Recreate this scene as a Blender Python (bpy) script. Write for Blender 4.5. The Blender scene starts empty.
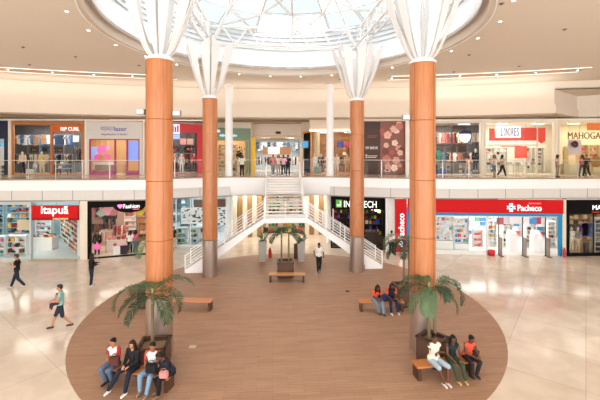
import bpy, bmesh, math, random
from mathutils import Vector, Matrix, Euler
random.seed(7)
PI = math.pi
C = bpy.context.scene.collection
S = bpy.context.scene

# ------------------------------------------------------------------ camera
F, HOR, CH = 366.0, 156.0, 7.0          # focal in px, horizon row, eye height
cam_d = bpy.data.cameras.new('camera'); cam = bpy.data.objects.new('camera', cam_d); C.objects.link(cam)
cam.location = (0, 0, CH); cam.rotation_euler = (PI/2, 0, 0)
cam_d.sensor_width = 36; cam_d.lens = F/600*36; cam_d.shift_y = -(200-HOR)/600
cam_d.clip_end = 300
S.camera = cam

# ------------------------------------------------------------------ world, light, exposure
w = bpy.data.worlds.new('world'); S.world = w; w.use_nodes = True
bg = w.node_tree.nodes['Background']
bg.inputs[0].default_value = (0.98, 0.98, 0.98, 1); bg.inputs[1].default_value = 2.1
S.view_settings.view_transform = 'Standard'; S.view_settings.look = 'None'
S.view_settings.gamma = 1; S.view_settings.use_curve_mapping = False
S.view_settings.exposure = 0.95

def area(name, loc, sx, sy, power, col=(1, .93, .84), rot=(0, 0, 0)):
    l = bpy.data.lights.new(name, 'AREA'); l.shape = 'RECTANGLE'; l.size = sx; l.size_y = sy
    l.energy = power; l.color = col
    o = bpy.data.objects.new(name, l); C.objects.link(o); o.location = loc; o.rotation_euler = rot
    return o

# unseen fill lights added to brighten the ceiling and the space under the bridge
for x, y, ln, r in ((-19, 27.6, 12, .29), (-7, 30.0, 12, .1), (6, 30.2, 12, -.1), (15, 28.6, 8, -.24)):
    area('ceiling_fill', (x, y-.45, 11.15), ln, .3, 45, (1, .95, .89), (PI+.25, 0, r))
for x, y, p in ((-4.0, 31.5, 90), (2.6, 31.5, 90), (-1, 29.6, 60)): area('bridge_fill', (x, y, 3.9), 3.2, 1.6, p, (1, .92, .82))

# ------------------------------------------------------------------ helpers
def lin(h):
    if isinstance(h, str):
        h = h.lstrip('#'); c = [int(h[i:i+2], 16)/255 for i in (0, 2, 4)]
    else: c = h
    return tuple(x/12.92 if x <= .04045 else ((x+.055)/1.055)**2.4 for x in c)

_m = {}
def mat(col, rough=.6, metal=0., emit=0., spec=.4, noise=.05):
    key = (col, rough, metal, emit, spec)
    if key in _m: return _m[key]
    m = bpy.data.materials.new('m_'+str(len(_m))); m.use_nodes = True
    nt = m.node_tree; b = nt.nodes['Principled BSDF']
    c = lin(col)
    b.inputs['Roughness'].default_value = rough; b.inputs['Metallic'].default_value = metal
    b.inputs['Specular IOR Level'].default_value = spec
    if emit:
        b.inputs['Base Color'].default_value = (*c, 1)
        b.inputs['Emission Color'].default_value = (*c, 1); b.inputs['Emission Strength'].default_value = emit
    else:
        tc = nt.nodes.new('ShaderNodeTexCoord'); n = nt.nodes.new('ShaderNodeTexNoise')
        n.inputs['Scale'].default_value = 6; n.inputs['Detail'].default_value = 2
        mx = nt.nodes.new('ShaderNodeMix'); mx.data_type = 'RGBA'
        mx.inputs[6].default_value = (*[x*(1-noise) for x in c], 1); mx.inputs[7].default_value = (*[min(1, x*(1+noise)) for x in c], 1)
        nt.links.new(tc.outputs['Object'], n.inputs['Vector']); nt.links.new(n.outputs[0], mx.inputs[0])
        nt.links.new(mx.outputs[2], b.inputs['Base Color'])
    _m[key] = m
    return m

def glass_mat(tint=(1, 1, 1), gloss=.06, rough=.02):
    key = ('glass', tint, gloss)
    if key in _m: return _m[key]
    m = bpy.data.materials.new('glass_'+str(len(_m))); m.use_nodes = True
    nt = m.node_tree; nt.nodes.clear()
    o = nt.nodes.new('ShaderNodeOutputMaterial'); t = nt.nodes.new('ShaderNodeBsdfTransparent')
    g = nt.nodes.new('ShaderNodeBsdfGlossy'); mx = nt.nodes.new('ShaderNodeMixShader')
    t.inputs[0].default_value = (*tint, 1); g.inputs['Roughness'].default_value = rough
    mx.inputs[0].default_value = gloss
    nt.links.new(t.outputs[0], mx.inputs[1]); nt.links.new(g.outputs[0], mx.inputs[2]); nt.links.new(mx.outputs[0], o.inputs[0])
    _m[key] = m
    return m

class MB:
    def __init__(s): s.v = []; s.f = []
    def box(s, x0, x1, y0, y1, z0, z1):
        b = len(s.v)
        s.v += [(x, y, z) for z in (z0, z1) for x, y in ((x0, y0), (x1, y0), (x1, y1), (x0, y1))]
        s.f += [tuple(b+i for i in q) for q in ((3, 2, 1, 0), (4, 5, 6, 7), (0, 1, 5, 4), (1, 2, 6, 5), (2, 3, 7, 6), (3, 0, 4, 7))]
        return s
    def prism(s, pts, z0, z1):
        b = len(s.v); n = len(pts)
        s.v += [(p[0], p[1], z0) for p in pts]+[(p[0], p[1], z1) for p in pts]
        s.f += [tuple(b+i for i in reversed(range(n))), tuple(b+n+i for i in range(n))]
        s.f += [(b+i, b+(i+1) % n, b+n+(i+1) % n, b+n+i) for i in range(n)]
        return s
    def prism_y(s, pts, y0, y1):           # outline in x,z swept along y
        b = len(s.v); n = len(pts)
        s.v += [(p[0], y0, p[1]) for p in pts]+[(p[0], y1, p[1]) for p in pts]
        s.f += [tuple(b+i for i in range(n)), tuple(b+n+i for i in reversed(range(n)))]
        s.f += [(b+(i+1) % n, b+i, b+n+i, b+n+(i+1) % n) for i in range(n)]
        return s
    def tube(s, p0, p1, r0, r1=None, n=8, caps=True):
        r1 = r0 if r1 is None else r1
        p0 = Vector(p0); p1 = Vector(p1); d = (p1-p0)
        if d.length < 1e-6: return s
        d.normalize(); a = d.orthogonal().normalized(); c = d.cross(a); b = len(s.v)
        for p, r in ((p0, r0), (p1, r1)):
            for i in range(n):
                t = 2*PI*i/n; s.v.append(tuple(p+a*math.cos(t)*r+c*math.sin(t)*r))
        s.f += [(b+i, b+(i+1) % n, b+n+(i+1) % n, b+n+i) for i in range(n)]
        if caps: s.f += [tuple(b+i for i in reversed(range(n))), tuple(b+n+i for i in range(n))]
        return s
    def bar(s, p0, p1, wd, h):             # rectangular bar, h along z-ish
        p0 = Vector(p0); p1 = Vector(p1); d = (p1-p0).normalized()
        up = Vector((0, 0, 1)) if abs(d.z) < .95 else Vector((0, 1, 0))
        a = d.cross(up).normalized(); c = a.cross(d); b = len(s.v)
        for p in (p0, p1):
            for i, j in ((-1, -1), (1, -1), (1, 1), (-1, 1)): s.v.append(tuple(p+a*i*wd/2+c*j*h/2))
        s.f += [(b, b+1, b+5, b+4), (b+1, b+2, b+6, b+5), (b+2, b+3, b+7, b+6), (b+3, b, b+4, b+7), (b+3, b+2, b+1, b), (b+4, b+5, b+6, b+7)]
        return s
    def lathe(s, prof, n=24, c=(0, 0), a0=0, a1=2*PI):
        full = abs(a1-a0-2*PI) < 1e-6; m = n if full else n+1; b = len(s.v)
        for r, z in prof:
            for i in range(m):
                t = a0+(a1-a0)*i/n; s.v.append((c[0]+r*math.cos(t), c[1]+r*math.sin(t), z))
        for k in range(len(prof)-1):
            for i in range(n):
                j = (i+1) % m; s.f.append((b+k*m+i, b+k*m+j, b+(k+1)*m+j, b+(k+1)*m+i))
        return s
    def ell(s, c, r, n=10, R=None):
        b = len(s.v); c = Vector(c)
        def P(q):
            q = Vector((q[0]*r[0], q[1]*r[1], q[2]*r[2]))
            if R is not None: q = R @ q
            s.v.append(tuple(c+q))
        P((0, 0, -1))
        h = max(4, n//2+1)
        for k in range(1, h):
            ph = -PI/2+PI*k/h
            for i in range(n): t = 2*PI*i/n; P((math.cos(ph)*math.cos(t), math.cos(ph)*math.sin(t), math.sin(ph)))
        P((0, 0, 1)); top = len(s.v)-1
        for i in range(n):
            s.f.append((b, b+1+(i+1) % n, b+1+i)); s.f.append((top, top-n+i, top-n+(i+1) % n))
        for k in range(h-2):
            for i in range(n): s.f.append((b+1+k*n+i, b+1+k*n+(i+1) % n, b+1+(k+1)*n+(i+1) % n, b+1+(k+1)*n+i))
        return s
    def cap(s, p0, r0, p1, r1, n=10):      # tapered capsule
        s.tube(p0, p1, r0, r1, n, True); s.ell(p0, (r0,)*3, n); s.ell(p1, (r1,)*3, n); return s
    def quad(s, a, b_, c, d):
        b = len(s.v); s.v += [tuple(a), tuple(b_), tuple(c), tuple(d)]; s.f.append((b, b+1, b+2, b+3)); return s
    def mesh(s, name):
        me = bpy.data.meshes.new(name); me.from_pydata(s.v, [], s.f); me.update(); return me
    def build(s, name, m, parent=None, bevel=0, smooth=False, solid=0):
        me = s.mesh(name); me.materials.append(m)
        if solid or bevel:
            bm = bmesh.new(); bm.from_mesh(me)
            if bevel:
                bmesh.ops.bevel(bm, geom=[e for e in bm.edges if len(e.link_faces) == 2 and e.calc_face_angle(0) > .6], offset=bevel, segments=2, affect='EDGES')
            if solid: bmesh.ops.solidify(bm, geom=bm.faces[:], thickness=solid)
            bm.to_mesh(me); bm.free()
        if smooth: me.polygons.foreach_set('use_smooth', [True]*len(me.polygons))
        o = bpy.data.objects.new(name, me); C.objects.link(o)
        if parent: o.parent = parent
        return o

def smooth_angle(o, a=.6):
    me = o.data; me.polygons.foreach_set('use_smooth', [True]*len(me.polygons))
    bm = bmesh.new(); bm.from_mesh(me)
    for e in bm.edges: e.smooth = not (len(e.link_faces) == 2 and e.calc_face_angle(0) > a)
    bm.to_mesh(me); bm.free(); return o

def tag(o, label=None, cat=None, group=None, kind=None):
    if label:
        o['label'] = label
        if len(label.split()) > 16: print('LONG', len(label.split()), label)
    if cat: o['category'] = cat
    if group: o['group'] = group
    if kind: o['kind'] = kind
    return o
def thing(name, label, cat, loc=(0, 0, 0), rz=0, group=None):
    o = bpy.data.objects.new(name, None); o.empty_display_size = .1; C.objects.link(o)
    o.location = loc; o.rotation_euler = (0, 0, rz); return tag(o, label, cat, group)
def struct(name, mb, m, **k):
    o = mb.build(name, m, **k); o['kind'] = 'structure'; return o
def dup(root, loc=None, rz=None, label=None, group=None, scale=None):
    def cp(o, par):
        c = o.copy(); C.objects.link(c)
        if par is not None: c.parent = par
        for ch in kids.get(o.name, []): cp(ch, c)
        return c
    kids = {}
    def walk(o):
        kids[o.name] = list(o.children)
        for ch in kids[o.name]: walk(ch)
    walk(root)
    r = cp(root, None)
    if loc is not None: r.location = loc
    if rz is not None: r.rotation_euler = (0, 0, rz)
    if label: r['label'] = label
    if group: r['group'] = group
    if scale: r.scale = scale if not isinstance(scale, (int, float)) else (scale,)*3
    return r

TMP = bpy.data.scenes.new('work')
def evald(o):
    for c_ in list(o.users_collection): c_.objects.unlink(o)
    TMP.collection.objects.link(o)
    with bpy.context.temp_override(scene=TMP, view_layer=TMP.view_layers[0]):
        dg = bpy.context.evaluated_depsgraph_get(); dg.update()
        return bpy.data.meshes.new_from_object(o.evaluated_get(dg))
def text(body, name, m, parent, size, loc, rot=(PI/2, 0, 0), ext=.01, bold=0., align='CENTER', sx=1.):
    cu = bpy.data.curves.new('txt', 'FONT'); cu.body = body; cu.size = size; cu.extrude = ext; cu.offset = bold
    cu.align_x = align; cu.align_y = 'CENTER'; cu.resolution_u = 3
    t = bpy.data.objects.new('txt', cu); C.objects.link(t)
    me = evald(t)
    bpy.data.objects.remove(t); bpy.data.curves.remove(cu)
    me.materials.clear(); me.materials.append(m)
    o = bpy.data.objects.new(name, me); C.objects.link(o); o.location = loc; o.rotation_euler = rot; o.scale = (sx, 1, 1)
    if parent: o.parent = parent
    return o

def fit(body, m, parent, u0, u1, z, h, y=-.12, rot=(PI/2, 0, 0), ext=.01, bold=0., name='sign_lettering', cx=None):
    """lettering fitted into a width and height, centred"""
    o = text(body, name, m, parent, 1, (0, 0, 0), rot, 1e-3, bold)
    me = o.data; xs_ = [v.co.x for v in me.vertices]; ys_ = [v.co.y for v in me.vertices]
    a, b, c, d = min(xs_), max(xs_), min(ys_), max(ys_); sx = abs(u1-u0)/(b-a); sy = h/(d-c)
    for v in me.vertices: v.co = ((v.co.x-(a+b)/2)*sx, (v.co.y-(c+d)/2)*sy, v.co.z*ext/1e-3)
    o.location = ((u0+u1)/2 if cx is None else cx, y, z); o.scale = (1, 1, 1); return o
def X(px, D): return (px-300)*D/F
def Z(py, D): return CH-(py-HOR)*D/F
# the round court: its own axes are turned a little from the camera's
OC = Vector((-.5, 17.3)); TH = math.radians(4.3)
def L(x, y, z=0):
    return Vector((OC.x+x*math.cos(TH)-y*math.sin(TH), OC.y+x*math.sin(TH)+y*math.cos(TH), z))

# ------------------------------------------------------------------ key materials
def floor_marble():
    m = bpy.data.materials.new('marble_tiles'); m.use_nodes = True; nt = m.node_tree; N = nt.nodes; b = N['Principled BSDF']
    tc = N.new('ShaderNodeTexCoord'); mp = N.new('ShaderNodeMapping'); mp.inputs['Rotation'].default_value = (0, 0, math.radians(38))
    nt.links.new(tc.outputs['Object'], mp.inputs[0])
    br = N.new('ShaderNodeTexBrick'); br.offset = 0; br.inputs['Scale'].default_value = 1
    br.inputs['Brick Width'].default_value = 2.3; br.inputs['Row Height'].default_value = 2.3; br.inputs['Mortar Size'].default_value = .012
    br.inputs['Color1'].default_value = (*lin('#e9ddcd'), 1); br.inputs['Color2'].default_value = (*lin('#ddcdba'), 1); br.inputs['Mortar'].default_value = (*lin('#cabaab'), 1)
    nt.links.new(mp.outputs[0], br.inputs[0])
    ns = N.new('ShaderNodeTexNoise'); ns.inputs['Scale'].default_value = 1.1; ns.inputs['Detail'].default_value = 8; ns.inputs['Distortion'].default_value = .6
    nt.links.new(tc.outputs['Object'], ns.inputs[0])
    cr = N.new('ShaderNodeValToRGB'); cr.color_ramp.elements[0].position = .35; cr.color_ramp.elements[0].color = (.86, .83, .8, 1); cr.color_ramp.elements[1].position = .62
    nt.links.new(ns.outputs[0], cr.inputs[0])
    mx = N.new('ShaderNodeMix'); mx.data_type = 'RGBA'; mx.blend_type = 'MULTIPLY'; mx.inputs[0].default_value = .8
    nt.links.new(br.outputs[0], mx.inputs[6]); nt.links.new(cr.outputs[0], mx.inputs[7]); nt.links.new(mx.outputs[2], b.inputs['Base Color'])
    b.inputs['Roughness'].default_value = .12; b.inputs['Specular IOR Level'].default_value = .5
    return m
def floor_wood():
    m = bpy.data.materials.new('plank_floor'); m.use_nodes = True; nt = m.node_tree; N = nt.nodes; b = N['Principled BSDF']
    tc = N.new('ShaderNodeTexCoord'); mp = N.new('ShaderNodeMapping'); mp.inputs['Rotation'].default_value = (0, 0, -TH)
    nt.links.new(tc.outputs['Object'], mp.inputs[0])
    br = N.new('ShaderNodeTexBrick'); br.inputs['Scale'].default_value = 1; br.inputs['Brick Width'].default_value = .95; br.inputs['Row Height'].default_value = .13
    br.inputs['Mortar Size'].default_value = .006; br.inputs['Color1'].default_value = (*lin('#b38d72'), 1); br.inputs['Color2'].default_value = (*lin('#a98369'), 1); br.inputs['Mortar'].default_value = (*lin('#96735d'), 1)
    nt.links.new(mp.outputs[0], br.inputs[0])
    ns = N.new('ShaderNodeTexNoise'); ns.inputs['Scale'].default_value = 2.2; ns.inputs['Detail'].default_value = 6
    mp2 = N.new('ShaderNodeMapping'); mp2.inputs['Scale'].default_value = (.35, 2.2, 1); nt.links.new(mp.outputs[0], mp2.inputs[0]); nt.links.new(mp2.outputs[0], ns.inputs[0])
    cr = N.new('ShaderNodeValToRGB'); cr.color_ramp.elements[0].position = .3; cr.color_ramp.elements[0].color = (.78, .76, .75, 1); cr.color_ramp.elements[1].position = .7
    nt.links.new(ns.outputs[0], cr.inputs[0])
    mx = N.new('ShaderNodeMix'); mx.data_type = 'RGBA'; mx.blend_type = 'MULTIPLY'; mx.inputs[0].default_value = .7
    nt.links.new(br.outputs[0], mx.inputs[6]); nt.links.new(cr.outputs[0], mx.inputs[7]); nt.links.new(mx.outputs[2], b.inputs['Base Color'])
    b.inputs['Roughness'].default_value = .5; b.inputs['Specular IOR Level'].default_value = .3
    return m
def column_wood():
    m = bpy.data.materials.new('orange_veneer'); m.use_nodes = True; nt = m.node_tree; N = nt.nodes; b = N['Principled BSDF']
    tc = N.new('ShaderNodeTexCoord'); mp = N.new('ShaderNodeMapping'); mp.inputs['Scale'].default_value = (9, 9, .7)
    nt.links.new(tc.outputs['Object'], mp.inputs[0]); ns = N.new('ShaderNodeTexNoise'); ns.inputs['Scale'].default_value = 1.6; ns.inputs['Detail'].default_value = 4
    nt.links.new(mp.outputs[0], ns.inputs[0]); cr = N.new('ShaderNodeValToRGB')
    cr.color_ramp.elements[0].color = (*lin('#b57046'), 1); cr.color_ramp.elements[1].color = (*lin('#c58152'), 1)
    cr.color_ramp.elements[0].position = .3; cr.color_ramp.elements[1].position = .7
    nt.links.new(ns.outputs[0], cr.inputs[0]); nt.links.new(cr.outputs[0], b.inputs['Base Color'])
    b.inputs['Roughness'].default_value = .3; b.inputs['Specular IOR Level'].default_value = .45
    return m
M_MARBLE = floor_marble(); M_DECK = floor_wood(); M_COL = column_wood()
M_CEIL = mat('#e4d6c5', .85, noise=.02); M_WALL = mat('#ecdfcf', .8, noise=.02)
M_WHITE = mat('#f2efeb', .5, noise=.02); M_CREAM = mat('#e8dccb', .6, noise=.02); M_GREY = mat('#c9c4be', .5)
M_STEEL = mat('#b7a79c', .32, .75); M_DARK = mat('#3a2a22', .6); M_BLACK = mat('#141212', .5)
M_LED = mat('#fff1e2', emit=1.0); M_GLASS = glass_mat((.98, .992, .988), .009)
M_PURE = mat('#fbfbfb', .55, noise=.01)

# ------------------------------------------------------------------ plan curves
def W(x): return 31.5-(x+.3)**2/120.           # upper fascia
EP = [(-34, 24.4), (-20.2, 24.6), (-13, 24.9), (-10.7, 25.3), (-9, 26.2), (-7.2, 27.2), (-5.3, 27.9), (-2.65, 28.0), (.25, 28.2), (2.3, 28.0), (4, 27.4), (6, 26.8), (8.4, 26.2), (12, 25.9), (22, 26.3), (34, 26.8)]
def E(x):
    for a, b in zip(EP, EP[1:]):
        if a[0] <= x <= b[0]: return a[1]+(b[1]-a[1])*(x-a[0])/(b[0]-a[0])
    return EP[0][1] if x < 0 else EP[-1][1]

# ------------------------------------------------------------------ setting: floors, ceiling, walls
YB = 46.
struct('floor', MB().box(-34, 34, -8, YB, -.3, 0), M_MARBLE)
deck_x = OC.x+.04; o = MB().prism([(8.95*math.cos(2*PI*i/128)+deck_x, 8.95*math.sin(2*PI*i/128)+OC.y) for i in range(128)], 0, .012)
struct('floor', o, M_DECK)
pts = [(x, y) for x, y in EP]
struct('floor', MB().prism(pts+[(34, YB), (-34, YB)], 5.0, 5.4), M_MARBLE)
# slab edge: white band above, grey panels below, stepped back
def ribbon(P, z0, z1, th, off=0.):
    mb = MB()
    for a, b in zip(P, P[1:]):
        mb.prism([(a[0], a[1]-off), (b[0], b[1]-off), (b[0], b[1]-off+th), (a[0], a[1]-off+th)], z0, z1)
    return mb
EL = [p for p in EP if p[0] <= -5.2]; EM = [p for p in EP if -5.4 <= p[0] <= 2.4]; ER = [p for p in EP if p[0] >= 2.2]
struct('trim_1', ribbon(EL, 4.68, 5.36, .5, .12), M_PURE)
struct('trim_2', ribbon(EM, 4.3, 5.36, .5, .12), M_PURE)
struct('trim_3', ribbon(ER, 4.68, 5.36, .5, .12), M_PURE)
struct('trim_4', ribbon(EL, 4.0, 4.68, .5, 0), mat('#dedad5', .5))
struct('trim_5', ribbon(ER, 4.0, 4.68, .5, 0), mat('#dedad5', .5))
gaps = MB()
for i in range(40):
    x = -30+i*2.0+.6
    if -5.5 < x < 2.4 or x > 33: continue
    gaps.box(x-.012, x+.012, E(x)-.012, E(x)+.05, 4.02, 4.66)
struct('trim_6', gaps, mat('#6b625b'))
struct('trim_7', ribbon(EL, 3.93, 4.0, .5, .06), mat('#8d8178'))
struct('trim_32', ribbon(ER, 3.93, 4.0, .5, .06), mat('#8d8178'))
struct('trim_33', ribbon(EM, 3.95, 4.35, .5, -.1), M_PURE)
struct('trim_8', ribbon(EP, 5.36, 5.43, .3, .13), mat('#a5876d', .4))
struct('ceiling', MB().prism([(x, y+.1) for x, y in EP]+[(34, YB), (-34, YB)], 3.95, 4.05), M_WHITE)
# main ceiling with the round opening
RO = 8.45; ZC = 12.75
def ceiling_mesh():
    n = 128; v = []; f = []
    bx = (-34, 34, -8, YB)
    for i in range(n):
        t = 2*PI*i/n; c, s_ = math.cos(t), math.sin(t)
        v.append((OC.x+RO*c, OC.y+RO*s_, ZC))
        ks = []
        if c > 1e-6: ks.append((bx[1]-OC.x)/c)
        if c < -1e-6: ks.append((bx[0]-OC.x)/c)
        if s_ > 1e-6: ks.append((bx[3]-OC.y)/s_)
        if s_ < -1e-6: ks.append((bx[2]-OC.y)/s_)
        k = min(ks); v.append((OC.x+k*c, OC.y+k*s_, ZC))
    for i in range(n):
        j = (i+1) % n; f.append((2*i, 2*i+1, 2*j+1, 2*j))
    corners = [(bx[1], bx[3]), (bx[0], bx[3]), (bx[0], bx[2]), (bx[1], bx[2])]
    for cx, cy in corners:
        a = math.atan2(cy-OC.y, cx-OC.x) % (2*PI); i = int(a/(2*PI)*n); j = (i+1) % n
        v.append((cx, cy, ZC)); f.append((2*i+1, len(v)-1, 2*j+1))
    mb = MB(); mb.v = v; mb.f = f; return mb
struct('ceiling', ceiling_mesh(), M_CEIL, solid=-.3)
# fascia above the upper shops
xs = [-34+i*1.5 for i in range(36)]; xs = [x for x in xs if x < 19.6]+[19.6]
WP = [(x, W(x)) for x in xs]
struct('wall_back', ribbon(WP, 10.3, ZC, .4), M_WALL)
struct('trim_9', ribbon(WP, 10.3, 10.95, .35, .18), M_WALL)
NI = [(19.6, W(19.6)), (23.9, 31.6), (31, 27.4)]
struct('wall_right', ribbon(NI, 10.3, 12.15, .4), M_WALL)
struct('trim_10', ribbon(NI, 10.3, 10.95, .35, .18), M_WALL)
struct('trim_11', ribbon([(19.6, W(19.6)), (31, 26.4)], 12.15, ZC, .3), M_WALL)
struct('ceiling', MB().prism([(19.6, W(19.6)), (31, 26.4), (33, 34), (22, 34)], 12.15, 12.25), M_CEIL)
struct('ceiling', MB().prism(WP+[(19.6, W(19.6)), (23.9, 31.6), (34, 27.4), (34, YB), (-34, YB)], 10.2, 10.32), mat('#bda78e', .8))
struct('trim_12', ribbon([(x, W(x)+1.2) for x in xs], 10.05, 10.2, .2), mat('#8b7a68', .8))
struct('wall_left', MB().box(-34.3, -34, -8, YB, 0, ZC), M_WALL)
struct('wall_right', MB().box(34, 34.3, -8, YB, 0, ZC), M_WALL)
struct('wall_back', MB().box(-34, 34, YB, YB+.3, 0, ZC), M_WALL)

# oculus: rim, drum, glazed roof
def rot_at(p): return (OC.x+p[0], OC.y+p[1])
oc = thing('skylight', 'large round white steel and glass skylight above the court', 'skylight', (OC.x, OC.y, 0), 0)
MB().lathe([(8.66, ZC-.001), (8.66, ZC-.06), (8.42, ZC-.06), (8.42, ZC+.45), (8.2, ZC+.45), (8.2, ZC+.3)], 96).build('rim', mat('#d9cbbb', .7), oc, smooth=False)
MB().lathe([(8.68, ZC-.08), (8.62, ZC-.08), (8.62, ZC-.05)], 96).build('rim_line', mat('#fff8f0', .4), oc)  # plain white line around the opening
MB().lathe([(8.2, ZC+.3), (8.2, 15.6), (8.5, 15.6)], 96).build('drum', mat('#f6f7f8', .7, noise=.01), oc, smooth=True)
lv = MB()
for k in range(4): lv.lathe([(8.19, 14.3+k*.3), (8.12, 14.3+k*.3), (8.12, 14.33+k*.3), (8.19, 14.33+k*.3)], 96)
lv.build('drum_ring', mat('#c8ced2', .5), oc)
def dz(r): return 15.6+(8.2-r)*.30
NR = 20
clear = MB(); tint = MB(); rib = MB(); brace = MB()
rings = [8.2, 6.4, 4.4, 2.2]
for k in range(3):
    for i in range(NR):
        t0, t1 = 2*PI*i/NR, 2*PI*(i+1)/NR; r0, r1 = rings[k], rings[k+1]
        q = [(r*math.cos(t), r*math.sin(t), dz(r)) for r, t in ((r0, t0), (r0, t1), (r1, t1), (r1, t0))]
        (tint if (i//2+k) % 2 else clear).quad(*q)
        if (i+k) % 2 == 0:
            a = (r0*math.cos(t0), r0*math.sin(t0), dz(r0)-.1); b = (r1*math.cos(t0+2*PI/NR), r1*math.sin(t0+2*PI/NR), dz(r1)-.1)
            brace.tube(a, b, .085, n=6)
            a = (r1*math.cos(t0), r1*math.sin(t0), dz(r1)-.1); b = (r0*math.cos(t0+2*PI/NR), r0*math.sin(t0+2*PI/NR), dz(r0)-.1)
            brace.tube(a, b, .085, n=6)
for i in range(NR):
    t = 2*PI*i/NR
    rib.bar((8.2*math.cos(t), 8.2*math.sin(t), dz(8.2)), (2.2*math.cos(t), 2.2*math.sin(t), dz(2.2)), .13, .2)
for r in rings: rib.lathe([(r+.06, dz(r)-.09), (r-.06, dz(r)-.09), (r-.06, dz(r)+.05), (r+.06, dz(r)+.05), (r+.06, dz(r)-.09)], 64)
MB().lathe([(2.2, dz(2.2)), (.01, dz(0))], 32).build('cap', M_WHITE, oc)
clear.build('glass_panel', glass_mat((.97, .99, 1), .05), oc); tint.build('glass_panel', glass_mat((.24, .28, .31), .05), oc)
rib.build('rib', M_WHITE, oc); brace.build('brace', M_WHITE, oc)

# ------------------------------------------------------------------ columns with petal heads
ZJ = [2.15, 4.08, 6.13, 8.27, 10.35]
def column(x, y, label):
    t = thing('support_column', label, 'column', (x, y, 0), TH)
    r = .455 if y < 15 else .43
    smooth_angle(MB().lathe([(0, .0), (r, .0), (r, 2.13), (0, 2.13)], 40).build('steel_base', M_STEEL, t))
    for a, b in zip(ZJ, ZJ[1:]):
        p = MB().lathe([(r-.03, a), (r, a+.012), (r, b-.012), (r-.03, b)], 40); smooth_angle(p.build('veneer_panel', M_COL, t))
    s_ = MB()
    for k in range(4):
        q = -PI/2+.55+k*PI/2; s_.box(r*math.cos(q)-.006, r*math.cos(q)+.006, r*math.sin(q)-.006, r*math.sin(q)+.006, 2.16, 10.33)
    s_.build('seam', mat('#8a4f2c'), t)
    smooth_angle(MB().lathe([(0, 10.34), (r+.03, 10.34), (r+.03, 10.41), (r-.05, 10.41), (r-.08, 10.5), (0, 10.5)], 40).build('collar', M_WHITE, t))
    smooth_angle(MB().lathe([(0, 10.5), (.07, 10.5), (.06, 13.3), (0, 13.3)], 12).build('mast', M_WHITE, t))
    # four petals, each a folded pair of curved white blades with a slit between them
    for k in range(6):
        az = -PI/2+k*PI/3+.2; pet = MB(); c = Vector((math.cos(az), math.sin(az), 0)); s2 = Vector((-math.sin(az), math.cos(az), 0)); n = 14
        for sd in (-1, 1):
            b0 = len(pet.v)
            for j in range(n+1):
                u = j/n; rr = .26+1.3*u**.66; hw = .08+.42*u**.7; z = 10.42+u*2.95
                p = c*rr+s2*sd*(.03+.05*u); q = c*(rr-.04-.3*u)+s2*sd*hw
                pet.v += [(p.x, p.y, z+.12*u), (q.x, q.y, z-.15*u)]
            for j in range(n):
                f_ = (b0+2*j, b0+2*j+1, b0+2*j+3, b0+2*j+2); pet.f.append(f_ if sd > 0 else f_[::-1])
        smooth_angle(pet.build('petal', mat('#e9e6e3', .6, noise=.01), t, solid=.02), .5)
        MB().tube(c*.2+Vector((0, 0, 10.4)), c*1.5+Vector((0, 0, 13.6)), .035, n=8).build('petal_strut', M_GREY, t)
    return t
COLS = [(-4.95, 12.9, 'tall orange wood-clad column, front left, rising behind the planter with four sitters'),
        (4.45, 13.3, 'tall orange wood-clad column, front right, rising behind the planter with three sitters'),
        (-5.26, 21.4, 'slimmer looking orange column at the back beside the left stair flight'),
        (3.47, 22.3, 'slimmer looking orange column at the back beside the right stair flight')]
for c in COLS: column(*c)
# white steel frame carried by the four heads
tr = thing('roof_truss', 'white tubular steel truss frame spanning between the four column heads', 'truss')
HP = [Vector((c[0], c[1], 0)) for c in COLS]
def truss(a, b):
    d = (b-a).normalized(); n = 6
    mb = MB(); up = Vector((0, 0, 1))
    A = a+up*13.5; B = b+up*13.5; A2 = a+up*14.6; B2 = b+up*14.6
    side = Vector((-d.y, d.x, 0))*.22
    for s in (-1, 1): mb.tube(A+side*s, B+side*s, .05)
    mb.tube(A2, B2, .07); mb.build('chord', M_WHITE, tr)
    wb = MB()
    for i in range(n):
        p = A+(B-A)*(i/n); q = A2+(B2-A2)*((i+.5)/n); r_ = A+(B-A)*((i+1)/n)
        for s in (-1, 1): wb.tube(p+side*s, q, .03, n=6); wb.tube(q, r_+side*s, .03, n=6)
    wb.build('web', M_WHITE, tr)
for i, j in ((2, 3), (0, 2), (1, 3), (0, 1)): truss(HP[i], HP[j])
ctr = (HP[0]+HP[1]+HP[2]+HP[3])/4
for h in HP:
    d = (h-ctr).normalized()
    MB().tube(h+Vector((0, 0, 13.4)), ctr+(h-ctr)*.4+Vector((0, 0, 17.2)), .07).build('strut', M_WHITE, tr)
    MB().tube(h+Vector((0, 0, 13.4)), Vector((OC.x, OC.y, 0))+d*8.05+Vector((0, 0, 15.4)), .06).build('strut', M_WHITE, tr)

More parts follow.
